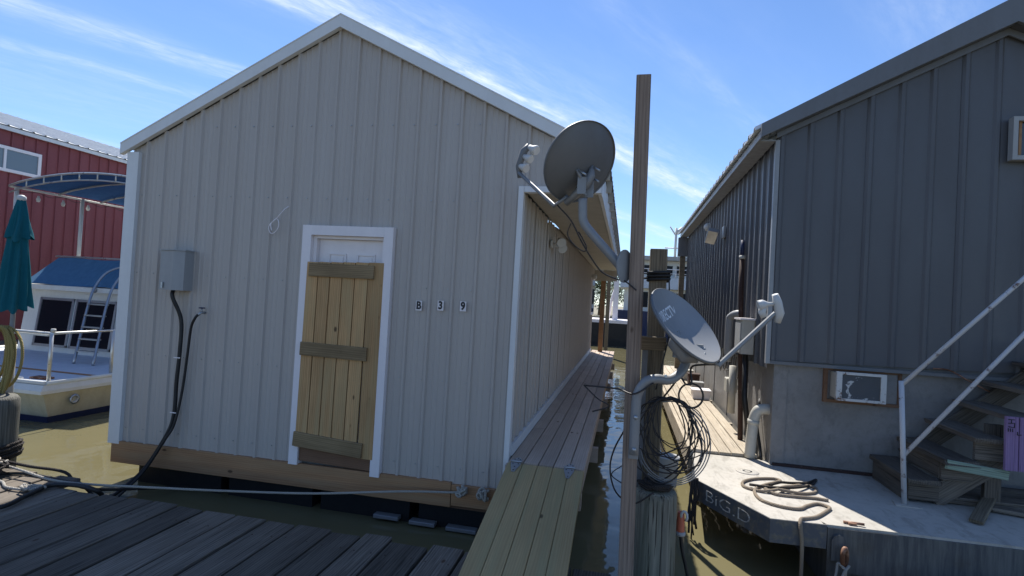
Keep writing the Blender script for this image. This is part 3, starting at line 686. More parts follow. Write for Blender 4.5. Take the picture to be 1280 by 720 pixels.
for (x, y) in ((.0, .0), (.03, -.01), (.05, -.19), (-.02, -.22), (.06, -.2)):
    rr = (x / .38) ** 2 + (y / .30) ** 2; c = P2(x, y, -.06 + .085 * rr); mk('bolt', MB().tube([c, P2(x, y, -.055 + .085 * rr)], .006, 6), 'galvm', d2)
A0 = P2(0, -.28, .0)
mk('dish_arm', MB().tube([P2(0, -.22, -.05), P2(0, -.33, .0), (.925, 3.78, 2.285), (.94, 3.78, 2.30)], [.018, .017, .015, .015], 6, smooth=False), 'mast', d2)
fb = MB().tube([(.955, 3.78, 2.24), (.965, 3.77, 2.30), (.945, 3.76, 2.37), (.925, 3.75, 2.42)], [.02, .028, .028, .02], 8); fh = mk('feed_bracket', fb, 'lnb', d2)
mk('feed_horn', MB().tube([(.94, 3.76, 2.36), (.89, 3.76, 2.355), (.862, 3.76, 2.35), (.83, 3.76, 2.34)], [.012, .014, .034, .036], 12), 'lnb', fh)
mk('feed_horn', MB().tube([(.86, 3.76, 2.34), (.855, 3.76, 2.30), (.87, 3.76, 2.27)], [.025, .024, .02], 10), 'lnb', fh)
bk = MB().tube([P2(0, .0, -.07), P2(0, -.05, -.13), P2(0, -.16, -.14), P2(0, -.22, -.08)], [.03, .05, .05, .03], 8)
mk('back_bracket', bk, 'mast', d2)
mk('clamp', MB().box((.33, 3.86, 1.96), (.45, 3.94, 2.08), .01), 'mast', d2)
mk('clamp', MB().box((.47, 3.84, 1.97), (.52, 3.90, 2.06), .008), 'mast', d2)
mk('mast', MB().tube(curve([(.098, 3.70, 1.32), (.098, 3.70, 1.62), (.105, 3.70, 1.72), (.15, 3.70, 1.80), (.22, 3.71, 1.825), (.30, 3.74, 1.82), (.37, 3.80, 1.86), (.41, 3.86, 1.92), (.42, 3.89, 2.0)], 6), .031, 16), 'mast', d2)
mk('mast_foot', MB().box((.065, 3.735, 1.28), (.13, 3.757, 1.66), .004), 'mast', d2)
for z in (1.36, 1.57): mk('bolt', MB().lathe([(.014, 0), (.014, -.012), (.004, -.016)], (.098, 3.668, z), 8, 'y'), 'galvm', d2)
mk('bolt', MB().lathe([(.011, 0), (.011, -.012)], (.275, 3.70, 1.85), 8, 'y'), 'galvm', d2)
mk('dish_cable', MB().tube(curve([P2(0, -.33, .0) + Vector((0, .02, 0)), (.52, 3.82, 1.93), (.45, 3.86, 1.90)] + [(.455 + .078 * math.cos(t), 3.84, 1.715 + .078 * math.sin(t) * 1.05 + .0) for t in [1.57 + .52 * k for k in range(14)]] + [(.38, 3.85, 1.83), (.34, 3.95, 1.75), (.30, 4.1, 1.65)], 5), .007, 6), 'cable', label='black cable looping in a small ring under the lower dish', cat='cable')

# coil of cable on the posts
random.seed(11)
cb = MB()
for k in range(15):
    rx_, rz = random.uniform(.15, .235), random.uniform(.20, .305); sh = random.uniform(-.07, .09) + (.12 if k in (4, 9) else 0)
    if k in (2, 6, 12): rx_ *= .75; rz *= .75
    ph = random.uniform(0, 6.28); yy = 4.02 + random.uniform(-.03, .03); ps = []
    for i in range(15):
        t = i / 14 * 6.35
        X = .335 + rx_ * math.sin(t) * (1 + .18 * math.sin(2 * t + ph)) + sh * (1 - math.cos(t)) / 2 + random.uniform(-.008, .008)
        Z = 1.655 + random.uniform(-.012, .012) - rz * (1 - math.cos(t)) * (1 + .08 * math.sin(t + ph))
        ps.append((X, yy + .05 * math.sin(t + ph), Z))
    cb.tube(curve(ps, 4), random.choice((.0035, .004, .0055)), 6)
mk('cable_coil', cb, 'cable', label='big tangled coil of thin dark cables hanging on the shorter square post', cat='cable')
cb = MB()
for k in range(4):
    ps = [(.355 + (.21 + .02 * k) * math.cos(t), 4.0 + .01 * k, 1.34 + (.25 + .015 * k) * math.sin(t)) for t in [3.3 + .33 * i + k * .4 for i in range(12)]]
    cb.tube(curve(ps, 3), .0045, 6)
mk('cable_coil', cb, 'mast', label='paler grey wires running through the big coil of dark cables', cat='cable')
cb = MB().tube(curve([(-.26, 3.85, 1.72), (-.16, 3.78, 1.73), (-.02, 3.72, 1.735), (.06, 3.66, 1.72), (.12, 3.665, 1.74), (.2, 3.68, 1.80)], 5), .006, 6)
cb.tube(curve([(-.26, 3.85, 1.72), (-.16, 3.83, 1.64), (-.08, 3.8, 1.60), (-.19, 3.82, 1.55)], 5), .005, 6)
mk('loose_cable', cb, 'cable', label='stray black wire end sticking out left of the tall post over the boardwalk', cat='cable')
cb = MB().tube(curve([(.06, 3.82, 1.5), (-.03, 3.85, 1.30), (-.05, 3.86, 1.15), (.0, 3.87, 1.0), (.12, 3.9, .93), (.25, 3.9, 1.02)], 6), .006, 6)
cb.tube(curve([(.04, 3.86, 1.2), (-.04, 3.87, 1.12), (.05, 3.87, 1.06)], 4), .004, 6)
mk('loose_cable', cb, 'cable', label='black cable drooping behind the lower part of the tall post', cat='cable')
mk('thin_wire', MB().tube(curve([(.30, 4.17, 2.50), (.31, 4.14, 2.3), (.315, 4.12, 2.1), (.27, 4.1, 1.85), (.24, 4.08, 1.7)], 5), .005, 6), 'black', label='thin black wire dropping from the strap on the shorter square post', cat='wire')
# orange plug connector with hose
oc = thing('power_connector', 'faded orange shore-power connector hanging beside the round piling', 'connector', (.475, 4.28, .6))
mk('body', MB().lathe([(.030, .0), (.034, .01), (.030, .03), (.028, .11), (.024, .16)], (.480, 4.28, .62), 14), 'orange', oc)
mk('collar', MB().lathe([(.036, 0), (.038, .01), (.034, .03)], (.482, 4.28, .61), 14), 'boxgrey', oc)
mk('ring', MB().tube([(.50 + .022 * math.cos(t), 4.26, .755 + .04 * math.sin(t)) for t in [i * .7 - .9 for i in range(7)]], .010, 8), 'lnb', oc)
mk('power_cable', MB().tube(curve([(.485, 4.28, .61), (.50, 4.28, .5), (.54, 4.28, .35), (.60, 4.25, .05), (.66, 4.2, -.3)], 5), .0125, 8), 'black', label='black cable hanging from the orange connector into the water', cat='cable')
mk('bucket', MB().lathe([(.08, 0), (.09, .24), (.10, .25), (.095, .26), (.085, .25), (.07, .02), (.001, .02)], (.43, 5.0, .74), 20), 'boxgrey', label='pale plastic bucket half hidden behind the coil of cables', cat='bucket')

# ================================================================ RIGHT BARGE AND DARK HOUSE
DZ = .55
bg_ = thing('barge', 'concrete-decked dark barge carrying the charcoal house', 'barge', (3.5, 10, 0))
mk('deck', MB().prism([(1.72, 5.085), (7.6, 5.32), (7.6, 17.5), (1.72, 17.5)], 2, DZ - .08, DZ), 'deck', bg_)
mk('hull', MB().prism([(1.765, 5.115), (7.55, 5.35), (7.55, 17.4), (1.765, 17.4)], 2, -.5, DZ - .081), 'hull', bg_)
hb = MB().prism([(1.75, 5.07), (7.6, 5.305), (7.6, 5.35), (1.75, 5.115)], 2, .17, DZ - .02); mk('hull_plate', hb, 'hull', bg_)
mk('deck', MB().prism([(.79, 5.93), (1.30, 5.06), (1.748, 5.082), (1.718, 5.15), (1.718, 7.0), (.89, 7.0)], 2, DZ - .035, DZ), 'deck', bg_)
mk('side_plate', MB().prism([(.785, 5.93), (1.295, 5.052), (1.745, 5.075), (1.745, 5.10), (1.31, 5.085), (.81, 5.945)], 2, DZ - .20, DZ - .003), 'hullblue', bg_)
mk('side_plate', MB().prism([(.785, 5.935), (.81, 5.935), (.905, 7.0), (.88, 7.0)], 2, DZ - .20, DZ - .003), 'hullblue', bg_)
t = textmesh('BiG.D', .19, .001, -.003)
d = (Vector((1.295, 5.052, 0)) - Vector((.785, 5.93, 0))).normalized(); nn = Vector((d.y, -d.x, 0))
if nn.y > 0: nn = -nn
mt = Matrix((d, Vector((0, 0, 1)), d.cross(Vector((0, 0, 1))))).transposed().to_4x4()
t.xf(Matrix.Translation(Vector((1.03, 5.508, DZ - .105)) + d.cross(Vector((0, 0, 1))) * .008) @ mt @ Matrix.Diagonal((1.35, .80, 1, 1))); mk('lettering', t, 'letter', bg_)
mk('scupper', MB().lathe([(.06, 0), (.062, .006), (.04, .008), (.001, .004)], (1.39, 6.42, DZ), 18), 'black', bg_)
mk('scupper_ring', MB().lathe([(.12, 0), (.115, .005), (.065, .006)], (1.39, 6.42, DZ + .001), 20), 'deck', bg_)
# mooring ring
sp_ = thing('mooring_ring', 'rusty oblong mooring ring on the barge face with pale line tied through', 'ring', (1.83, 5.05, .3))
mk('plate', MB().prism([(1.775, .27), (1.885, .27), (1.885, .44), (1.865, .475), (1.83, .49), (1.795, .475), (1.775, .44)], 1, 5.045, 5.07), 'hull', sp_)
ps = []
for i in range(21):
    a = i / 20 * 6.2832; ps.append((1.855 + .022 * math.cos(a), 4.99 + .05 * math.cos(a) * .4, .335 + .07 * math.sin(a)))
mk('ring', MB().tube(ps, .019, 10, cap=False), 'rustring', sp_)
mk('mooring_line', MB().tube(curve([(1.72, 4.9, .0), (1.79, 4.97, .2), (1.81, 4.99, .28), (1.85, 4.95, .255), (1.885, 4.97, .28), (1.83, 4.93, .22), (1.77, 4.9, .05), (1.7, 4.9, -.2)], 6).__add__([]), .011, 8), 'whiterope', label='pale mooring line looped through the rusty ring on the barge', cat='rope')
mk('mooring_line', MB().tube(curve([(1.86, 4.96, .265), (1.84, 4.93, .18), (1.80, 4.9, .0), (1.77, 4.9, -.2)], 5), .011, 8), 'whiterope', label='second pale line hanging just right of the first below the rusty ring', cat='rope')
rz_ = DZ + .013
r1 = [(1.547, 5.03, .0), (1.545, 5.03, .35), (1.53, 5.04, .52), (1.545, 5.09, rz_), (1.60, 5.13, rz_), (1.70, 5.20, rz_), (1.85, 5.40, rz_), (1.90, 5.50, rz_), (1.82, 5.56, rz_), (1.70, 5.46, rz_), (1.60, 5.35, rz_), (1.45, 5.36, rz_), (1.33, 5.45, rz_), (1.30, 5.6, rz_), (1.33, 5.78, rz_), (1.45, 5.95, rz_), (1.6, 6.1, rz_), (1.66, 6.17, rz_), (1.60, 6.22, rz_), (1.40, 6.13, rz_), (1.26, 5.98, rz_), (1.24, 5.82, rz_), (1.36, 5.74, rz_), (1.50, 5.76, rz_ + .02), (1.62, 5.9, rz_ + .02), (1.72, 6.02, rz_), (1.85, 6.1, rz_), (1.96, 6.06, rz_), (1.9, 5.9, rz_), (1.76, 5.82, rz_), (1.55, 5.80, rz_ + .02), (1.42, 5.83, rz_ + .02), (1.50, 5.70, rz_), (1.70, 5.70, rz_), (1.85, 5.72, rz_), (1.96, 5.70, rz_)]
mk('deck_rope', MB().tube(curve(r1, 6), .0155, 8), 'rope', label='tan rope loosely coiled on the sunlit barge deck and hanging over its edge', cat='rope')
r2 = [(1.30, 5.88, rz_ + .01), (1.45, 5.80, rz_ + .03), (1.62, 5.84, rz_ + .03), (1.78, 5.95, rz_ + .02), (1.95, 6.15, rz_), (2.06, 6.36, rz_), (1.98, 6.26, rz_), (1.88, 6.12, rz_ + .02), (1.74, 6.10, rz_ + .01), (1.60, 6.0, rz_ + .03), (1.5, 5.93, rz_ + .01)]
mk('deck_rope', MB().tube(curve(r2, 6), .0135, 8), 'darkrope', label='darker rope lying tangled over the tan rope on the barge deck', cat='rope')
mk('iron_cleat', MB().tube([(1.90, 5.17, DZ + .012), (2.05, 5.14, DZ + .02)], .012, 6).box((1.93, 5.13, DZ), (1.99, 5.18, DZ + .02)), 'rustring', label='small rusty iron stub on the front edge of the barge deck', cat='cleat')
cb = MB(); random.seed(5)
for k in range(9):
    x0 = .745 + random.uniform(-.02, .035); cb.tube(curve([(x0 + .01, 5.80, .60), (x0 + random.uniform(-.03, .03), 5.76, .45), (x0 + random.uniform(-.03, .03), 5.76, .30), (x0 + random.uniform(-.02, .02), 5.76, random.uniform(.0, .2))], 4), random.uniform(.006, .014), 6)
mk('hanging_ropes', cb, 'darkrope', label='bunch of dark ropes hanging at the left corner of the barge', cat='rope')

# sunlit plank walk
wr = thing('walkway', 'sunlit bleached plank walkway along the left side of the charcoal house', 'walkway', (1.25, 11, .5))
n = 5; xw = [.90 + i * .145 for i in range(6)]
for i in range(5):
    y = 7.0 + random.uniform(.0, .05)
    while y < 16.5:
        y2 = min(y + random.choice((2.4, 3.0, 3.6, 4.2)), 16.6)
        board('plank', ((xw[i] + xw[i + 1]) / 2, y, .59 + random.uniform(-.004, .006)), ((xw[i] + xw[i + 1]) / 2, y2 - .01, .59), .135, .035, 'lit', wr, rag=.01); y = y2
board('edge_beam', (.865, 7.0, .585), (.85, 16.6, .585), .06, .24, 'lit', wr)
for yy in (7.1, 9, 11, 13, 15, 16.4): mk('cross_beam', MB().box((.88, yy, .42), (1.7, yy + .09, .553)), 'lit', wr)

dh = thing('floating_house', 'charcoal metal-sided house raised on a grey barge wall', 'house', (3.85, 11, .55))
DX, DY = 1.63, 6.77; DR = 3.86
def drz(x): return 5.53 - .535 * abs(x - DR)
siding(dh, 'dark', (DX, DY, 0), (1, 0, 0), (0, -1, 0), 4.46, .305, lambda s: 1.755 + .02 * s, lambda s: drz(DX + s), per=3, major=(.085, .035, .02), minor=False, phase=.0, brk=(DR - DX,))
siding(dh, 'dark', (DX, 15.9, 0), (0, -1, 0), (-1, 0, 0), 9.1, .305, lambda s: 1.66, lambda s: 4.33, per=3, major=(.06, .03, .028))
siding(dh, 'dark', (6.09, DY, 0), (0, 1, 0), (1, 0, 0), 9.1, .305, lambda s: 1.75, lambda s: 4.33, per=3, major=(.06, .03, .028))
mk('wall', MB().box((DX + .04, DY + .04, 1.72), (6.05, 15.9, 4.3)), 'darktrim', dh)
mk('corner_trim', MB().box((DX - .035, DY - .032, 1.72), (DX + .012, DY + .02, 4.30)), 'greytrim', dh)
mk('bottom_trim', MB().box((DX + .015, DY - .02, 1.715), (6.1, DY + .02, 1.752)), 'darktrim', dh)
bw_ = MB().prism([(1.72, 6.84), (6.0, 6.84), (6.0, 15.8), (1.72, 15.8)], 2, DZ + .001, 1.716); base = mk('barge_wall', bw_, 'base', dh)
mk('corner_plate', MB().box((1.712, 6.828, DZ + .004), (1.86, 6.838, 1.71)), 'base', dh)
mk('base_flange', MB().box((1.74, 6.79, DZ + .002), (6.0, 6.838, DZ + .03)), 'rust', dh)
for yy in (8.2, 9.6, 11.0, 12.4, 13.8): mk('wall_seam', MB().box((1.708, yy, DZ + .02), (1.718, yy + .03, 1.70)), 'base', dh)
EL = 1.40; ER = 6.32; zt_ = 5.72; sl2 = .545
zel = zt_ - sl2 * (DR - EL)
roofsheet(dh, 'trim', EL - .06, zel + .005, DR, zt_ + .005, DY - .14, 16.2, .305, .045)
roofsheet(dh, 'roof', ER, zt_ - sl2 * (ER - DR), DR, zt_ + .003, DY - .14, 16.2, .305, .045)
for xe in (EL, ER):
    ze = zt_ - sl2 * abs(xe - DR)
    mk('rake_trim', MB().prism([(DR, zt_ + .062), (xe, ze + .062), (xe, ze - .09), (DR, zt_ - .22)], 1, DY - .19, DY - .15), 'darktrim', dh)
    mk('rake_soffit', MB().prism([(DR, zt_ - .21), (xe + (.12 if xe < DR else -.12), ze - .02), (xe + (.12 if xe < DR else -.12), ze - .035), (DR, zt_ - .225)], 1, DY - .148, DY - .03), 'dark', dh)
    mk('gable_trim', MB().prism([(DR, zt_ - .225), (xe + (.2 if xe < DR else -.2), ze - .0), (xe + (.2 if xe < DR else -.2), ze - .06), (DR, zt_ - .30)], 1, DY - .05, DY - .03), 'darktrim', dh)
mk('fascia', MB().box((EL + .0, DY - .145, zel - .09), (EL + .025, 16.1, zel - .006)), 'greytrim', dh)
mk('soffit', MB().box((EL + .028, DY - .02, zel - .088), (DX - .036, 16.1, zel - .07)), 'greytrim', dh)
mk('ridge_cap', MB().prism([(DR - .18, zt_ - .04), (DR, zt_ + .05), (DR + .18, zt_ - .04), (DR, zt_ + .035)], 1, DY - .14, 16.2), 'darktrim', dh)
# porch beam/post at far end
mk('porch_header', MB().box((1.35, 15.95, 3.75), (1.75, 16.15, 4.28)), 'darktrim', dh)
mk('porch_post', MB().box((1.42, 16.0, .6), (1.56, 16.14, 3.74)), 'post2', dh)
# window air conditioner in the barge wall
ac = thing('air_conditioner', 'small old window air conditioner set in the grey barge wall', 'air conditioner', (2.6, 6.8, 1.4))
mk('case', MB().box((2.31, 6.64, 1.40), (2.775, 6.835, 1.68), .012), 'pvc', ac)
for a, c in (((2.30, 1.385), (2.355, 1.70)), ((2.735, 1.385), (2.790, 1.70)), ((2.356, 1.672), (2.734, 1.70)), ((2.356, 1.385), (2.734, 1.412))):
    mk('face_frame', MB().box((a[0], 6.605, a[1]), (c[0], 6.642, c[1])), 'acframe', ac)
mk('grille', MB().box((2.356, 6.618, 1.413), (2.734, 6.639, 1.671)), 'acgrille', ac)
for a, c in (((2.235, 1.33), (2.275, 1.712)), ((2.276, 1.33), (3.02, 1.365)), ((2.985, 1.366), (3.02, 1.712)), ((2.276, 1.69), (2.984, 1.712))):
    mk('mount_frame', MB().box((a[0], 6.80, a[1]), (c[0], 6.838, c[1])), 'sill', ac)
mk('mount_panel', MB().box((2.790, 6.815, 1.366), (2.984, 6.838, 1.689)), 'base', ac)
# vent window top right
vw = thing('window_vent', 'small framed outlet with glossy dark inside high on the charcoal gable', 'vent', (4.1, 6.7, 4.3))
for a, c in (((3.90, 4.06), (3.945, 4.52)), ((4.45, 4.06), (4.495, 4.52)), ((3.946, 4.475), (4.449, 4.52)), ((3.946, 4.06), (4.449, 4.105))):
    mk('frame', MB().box((a[0], 6.66, a[1]), (c[0], 6.742, c[1])), 'boxgrey', vw)
mk('slat', MB().box((3.975, 6.70, 4.106), (4.0, 6.735, 4.474)), 'beam', vw); mk('glass', MB().box((4.001, 6.71, 4.106), (4.07, 6.735, 4.474)), 'glass', vw)
mk('slat', MB().box((4.071, 6.70, 4.106), (4.18, 6.735, 4.474)), 'white', vw); mk('glass', MB().box((4.181, 6.71, 4.106), (4.448, 6.735, 4.474)), 'paleglass', vw)
mk('back', MB().box((3.946, 6.70, 4.106), (3.974, 6.735, 4.474)), 'rust', vw)
# left wall fixtures
lt = thing('dome_light', 'round white dome light under the eave of the charcoal house', 'light', (1.5, 11.6, 4.0))
mk('base', MB().lathe([(.09, 0), (.09, -.03)], (1.60, 11.7, 3.98), 14, 'x'), 'lnb', lt); mk('dome', MB().lathe([(.085, 0), (.075, -.05), (.04, -.09), (.001, -.10)], (1.57, 11.7, 3.98), 14, 'x'), 'lnb', lt)
lt = thing('wall_lamp', 'grey boxy wall lamp tilted down on the charcoal side wall', 'light', (1.5, 10, 3.6))
mk('plate', MB().box((1.57, 9.85, 3.55), (1.60, 10.05, 3.75)), 'boxgrey', lt)
hb = MB().box((-.09, -.22, -.035), (.09, .22, .035), .01); hb.xf(Matrix.Translation((1.42, 10.15, 3.60)) @ Matrix.Rotation(R(-22), 4, 'X') @ Matrix.Rotation(R(12), 4, 'Y')); mk('head', hb, 'galvm', lt)
ep = thing('electrical_panel', 'pale grey breaker box on the charcoal side wall near its corner', 'electrical box', (1.53, 7.7, 1.8))
mk('case', MB().box((1.44, 7.35, 1.76), (1.598, 7.72, 2.19), .008), 'pvc', ep); mk('door', MB().box((1.43, 7.37, 1.78), (1.438, 7.70, 2.15)), 'boxgrey', ep); mk('lid', MB().box((1.42, 7.33, 2.192), (1.60, 7.74, 2.215)), 'white', ep)
mk('conduit', MB().tube([(1.52, 7.45, 1.76), (1.53, 7.42, 1.2), (1.60, 7.30, .6)], .035, 10), 'black', ep)
rp_ = thing('rusty_pipe', 'tall rusty red-brown pipe standing against the charcoal side wall', 'pipe', (1.55, 7.9, .6))
mk('pipe', MB().tube([(1.56, 8.15, 3.05), (1.56, 8.12, 2.6), (1.57, 7.75, .58)], .034, 10), 'rust', rp_)
mk('sleeve', MB().tube([(1.56, 8.16, 3.30), (1.56, 8.152, 3.06)], .028, 10), 'navy', rp_)
mk('coupling', MB().tube([(1.56, 8.154, 3.08), (1.56, 8.15, 3.03)], .042, 10), 'pvc', rp_)
gp = thing('vent_pipe', 'grey plastic vent pipe with curved top on the charcoal side wall', 'pipe', (1.5, 8.6, 1))
mk('pipe', MB().tube(curve([(1.64, 8.35, 2.25), (1.58, 8.38, 2.26), (1.52, 8.48, 2.22), (1.50, 8.52, 2.12), (1.50, 8.52, 1.55)], 5), .055, 12), 'boxgrey', gp)
mk('pipe', MB().tube([(1.53, 8.25, 1.52), (1.53, 8.25, .85)], .05, 12), 'pvc', gp); mk('box', MB().box((1.46, 8.28, 1.13), (1.60, 8.48, 1.33), .01), 'pvc', gp)
pv = thing('drain_pipe', 'fat cream plastic elbow pipe coming out of the barge wall corner', 'pipe', (1.55, 7.0, .6))
mk('pipe', MB().tube(curve([(1.535, 7.02, .56), (1.55, 7.02, .85), (1.565, 7.02, 1.02), (1.60, 7.01, 1.12), (1.66, 7.0, 1.15), (1.74, 7.0, 1.15)], 6), .062, 16), 'pvc', pv)
mk('coupling', MB().tube([(1.556, 7.02, .96), (1.562, 7.02, 1.01)], .068, 16), 'pvc', pv)
cb = MB().tube(curve([(1.72, 7.45, 1.2), (1.66, 7.3, .95), (1.66, 7.1, .7), (1.66, 7.0, .56)], 5), .02, 8)
mk('drain_hose', cb, 'black', label='black hose running down the wall behind the cream elbow pipe', cat='hose')
cb = MB()
for k in range(5):
    y0 = 9.0 + k * .3; cb.tube(curve([(1.68, y0, 1.7), (1.66, y0 - .1, 1.45 - .05 * k), (1.67, y0 - .35, 1.3 + .04 * k), (1.67, y0 - .5, 1.6)], 5), .007, 6)
mk('wall_wires', cb, 'cable', label='drooping wires along the grey barge wall behind the lower dish', cat='cable')
# things far down the bright walk
random.seed(8)
for k, (c, lab) in enumerate((('white', 'white plastic box nearest the camera against the wall on the sunlit walkway'), ('boxgrey', 'small grey box behind the white one on the sunlit walkway'), ('rust', 'rust brown box in the middle of the row on the sunlit walkway'), ('pvc', 'cream box at the far end of the row on the sunlit walkway'))):
    xx, yy = 1.50 + random.uniform(-.05, .05), 11.0 + k * .9; w, h = random.uniform(.10, .15), random.uniform(.12, .28)
    bx_ = thing('storage_box', lab, 'box', (xx, yy, .6), 'boxes along the sunlit walkway')
    mk('body', MB().prism([(xx - w, .597), (xx + w, .597), (xx + w * 1.1, .6 + h), (xx - w * 1.1, .6 + h)], 1, yy - w, yy + w), c, bx_)
    mk('lid', MB().box((xx - w * 1.2, yy - w * 1.1, .601 + h), (xx + w * 1.2, yy + w * 1.1, .63 + h), .008), c, bx_)

# ================================================================ STAIRS
st = thing('wooden_stairs', 'rough dark wooden stairs climbing right up to the charcoal house', 'stairs', (3.2, 6.3, .55))
random.seed(21)
for k in range(7):
    z = .80 + .225 * k; x = 2.86 + .262 * k; yb, yf = 6.74, 5.90 - .02 * k
    board('tread', (x + random.uniform(-.01, .01), yf + random.uniform(-.05, .03), z), (x - .015, yb, z + .01), .29, .045, 'stair', st, rag=.02, ch=.007)
    board('riser_block', (x - .10, yf + .10, z - .135), (x + .16, yf + .10, z - .135), .17, .04, 'stair', st, up=(0, -1, 0))
    if k < 2: board('riser', (x - .10, yf + .12, z - .046), (x - .10, yb, z - .046), .03, .17 if k else .2, 'stair', st)
board('stringer', (2.98, 6.02, .60), (4.65, 6.0, 1.95), .20, .045, 'stair', st, up=(0, -1, 0))
board('stringer', (3.05, 6.72, .82), (4.55, 6.72, 2.1), .18, .045, 'stair', st, up=(0, -1, 0))
board('stair_leg', (3.52, 6.1, .56), (3.52, 6.1, 1.35), .14, .05, 'stair', st, up=(0, -1, 0)); board('stair_leg', (4.1, 6.1, .56), (4.1, 6.1, 1.8), .14, .05, 'stair', st, up=(0, -1, 0))
board('base_sleeper', (2.95, 6.15, .62), (4.6, 6.15, .62), .12, .06, 'stair', st); board('base_sleeper', (2.8, 6.6, .62), (4.6, 6.6, .62), .12, .06, 'stair', st)
o = board('mint_board', (3.0, 5.845, .985), (3.50, 5.845, .935), .085, .025, 'mint', up=(0, -1, 0), rag=.006); o['label'] = 'flaking mint green board nailed across the front of the stairs'; o['category'] = 'board'
pbd = thing('purple_boards', 'purple painted boards fixed to the right side of the stairs', 'board', (3.5, 5.78, 1.0))
for i in range(3): board('board', (3.475 + .106 * i, 5.78, 1.0), (3.470 + .106 * i, 5.78, 1.485), .10, .03, 'purple', pbd, up=(0, -1, 0))
ml = MB()
for (a, c) in (((3.415, 1.465), (3.465, 1.465)), ((3.44, 1.465), (3.44, 1.43)), ((3.415, 1.43), (3.465, 1.435)), ((3.465, 1.435), (3.465, 1.395)), ((3.418, 1.40), (3.465, 1.395)), ((3.418, 1.385), (3.418, 1.355)), ((3.435, 1.385), (3.435, 1.355)), ((3.452, 1.385), (3.452, 1.355)), ((3.49, 1.36), (3.49, 1.33)), ((3.49, 1.33), (3.52, 1.335))):
    ml.tube([(a[0], 5.748, a[1]), (c[0], 5.748, c[1])], .004, 5)
mk('marking', ml, 'ink', pbd)
o = board('loose_plank', (3.09, 5.56, .59), (3.56, 6.20, .66), .10, .03, 'post2', rag=.01, label='loose grey plank lying at an angle at the foot of the stairs', cat='plank')
o = board('loose_plank', (3.45, 6.0, .60), (4.3, 5.75, .60), .09, .03, 'stair', rag=.01, label='dark plank lying flat under the stairs beside the angled plank', cat='plank')
random.seed(31)
o = board('scrap_timber', (3.25, 6.3, .61), (4.1, 6.2, .63), .12, .05, 'stair', rag=.02, label='short scrap timber lying in the dark beneath the stairs', cat='timber')
rl = thing('handrail', 'grey painted steel pipe handrail with rust standing before the wooden stairs', 'railing', (2.68, 5.9, .55))
mk('rail_post', MB().tube([(2.685, 5.9, .55), (2.615, 5.9, 1.72)], .023, 12), 'steel', rl)
mk('foot_plate', MB().prism([(2.58, 5.82), (2.80, 5.82), (2.76, 6.0), (2.62, 6.0)], 2, DZ + .001, DZ + .009), 'deck', rl)
mk('rail', MB().tube([(2.625, 5.9, 1.69), (3.584, 5.9, 2.752), (4.4, 5.9, 3.656)], .020, 12), 'steel', rl)
mk('rail', MB().tube([(2.665, 5.9, 1.02), (3.601, 5.9, 2.235), (4.45, 5.9, 3.33)], .020, 12), 'steel', rl)
mk('wall_cable', MB().tube(curve([(3.28, 6.72, 1.80), (3.40, 6.71, 1.80), (3.50, 6.71, 1.76), (3.60, 6.70, 1.70), (3.8, 6.7, 1.6)], 5), .008, 6), 'rustring', label='thin pinkish cable looping out under the siding above the stairs', cat='cable')
mk('hose_tap', MB().tube([(3.02, 6.78, 1.02), (3.02, 6.66, 1.02), (3.05, 6.66, .99)], .02, 8), 'pvc', label='small pale pipe stub on the barge wall beside the first step', cat='pipe')

# ================================================================ ROPES OVER THE WATER
mk('mooring_line', MB().tube(curve([(-6.25, 4.15, .47), (-5.9, 4.12, .46), (-5.48, 4.10, .43), (-5.05, 4.06, .40), (-4.7, 4.12, .385), (-4.3, 4.25, .37), (-3.6, 4.5, .34), (-2.8, 4.72, .345), (-2.0, 4.92, .40), (-1.50, 5.01, .425), (-1.46, 5.03, .44)], 6), .011, 8), 'whiterope', label='long pale mooring line stretched from left piling to the tan house beam', cat='rope')
random.seed(4)
for (cx, cz, lab) in ((-1.43, .455, 'left of two pale rope knots on the tan house beam'), (-1.22, .45, 'right of two pale rope knots on the tan house beam, by the ramp')):
    kb = MB()
    for k in range(4):
        ps = [(cx + random.uniform(-.055, .055), 5.02 - random.uniform(0, .05), cz + random.uniform(-.06, .05)) for i in range(6)]
        kb.tube(curve(ps, 4), .012, 7)
    mk('rope_knot', kb, 'whiterope', label=lab, cat='rope')
mk('dark_line', MB().tube(curve([(-6.2, 4.1, .42), (-5.9, 4.14, .47), (-5.5, 4.2, .43), (-5.2, 4.3, .38), (-4.98, 4.38, .22), (-4.6, 5.2, .02), (-4.5, 5.4, -.1)], 6), .014, 7), 'darkrope', label='dark wet line running off the left dock edge into the water', cat='rope')
kb = MB()
for k in range(6):
    ps = [(-5.05 + random.uniform(-.11, .1), 3.87 + random.uniform(-.06, .06), .375 + random.uniform(0, .03)) for i in range(5)]
    kb.tube(curve(ps, 4), .010, 7)
kb.tube(curve([(-5.1, 3.86, .37), (-5.3, 3.86, .37), (-5.5, 3.95, .37), (-5.8, 3.9, .37)], 4), .012, 7)
mk('rope_knot', kb, 'whiterope', label='pale frayed rope knot lying on the sunlit corner of the dock', cat='rope')
kb = MB()
for k in range(5):
    rr = .235; z = .42 + k * .032
    kb.tube([(-6.17 + (rr + .01 * (k % 2)) * math.cos(t), 4.32 + (rr + .01 * (k % 2)) * math.sin(t), z + .01 * math.sin(3 * t)) for t in [i * .35 for i in range(19)]], .016, 7)
for k in range(10):
    ps = [(-5.85 + random.uniform(-.2, .28), 4.05 + random.uniform(-.12, .1), .38 + random.uniform(0, .12)) for i in range(5)]
    kb.tube(curve(ps, 4), random.choice((.012, .016, .02)), 7)
mk('rope_coil', kb, 'darkrope', label='dark ropes wrapped round the foot of the left piling', cat='rope')
kb = MB()
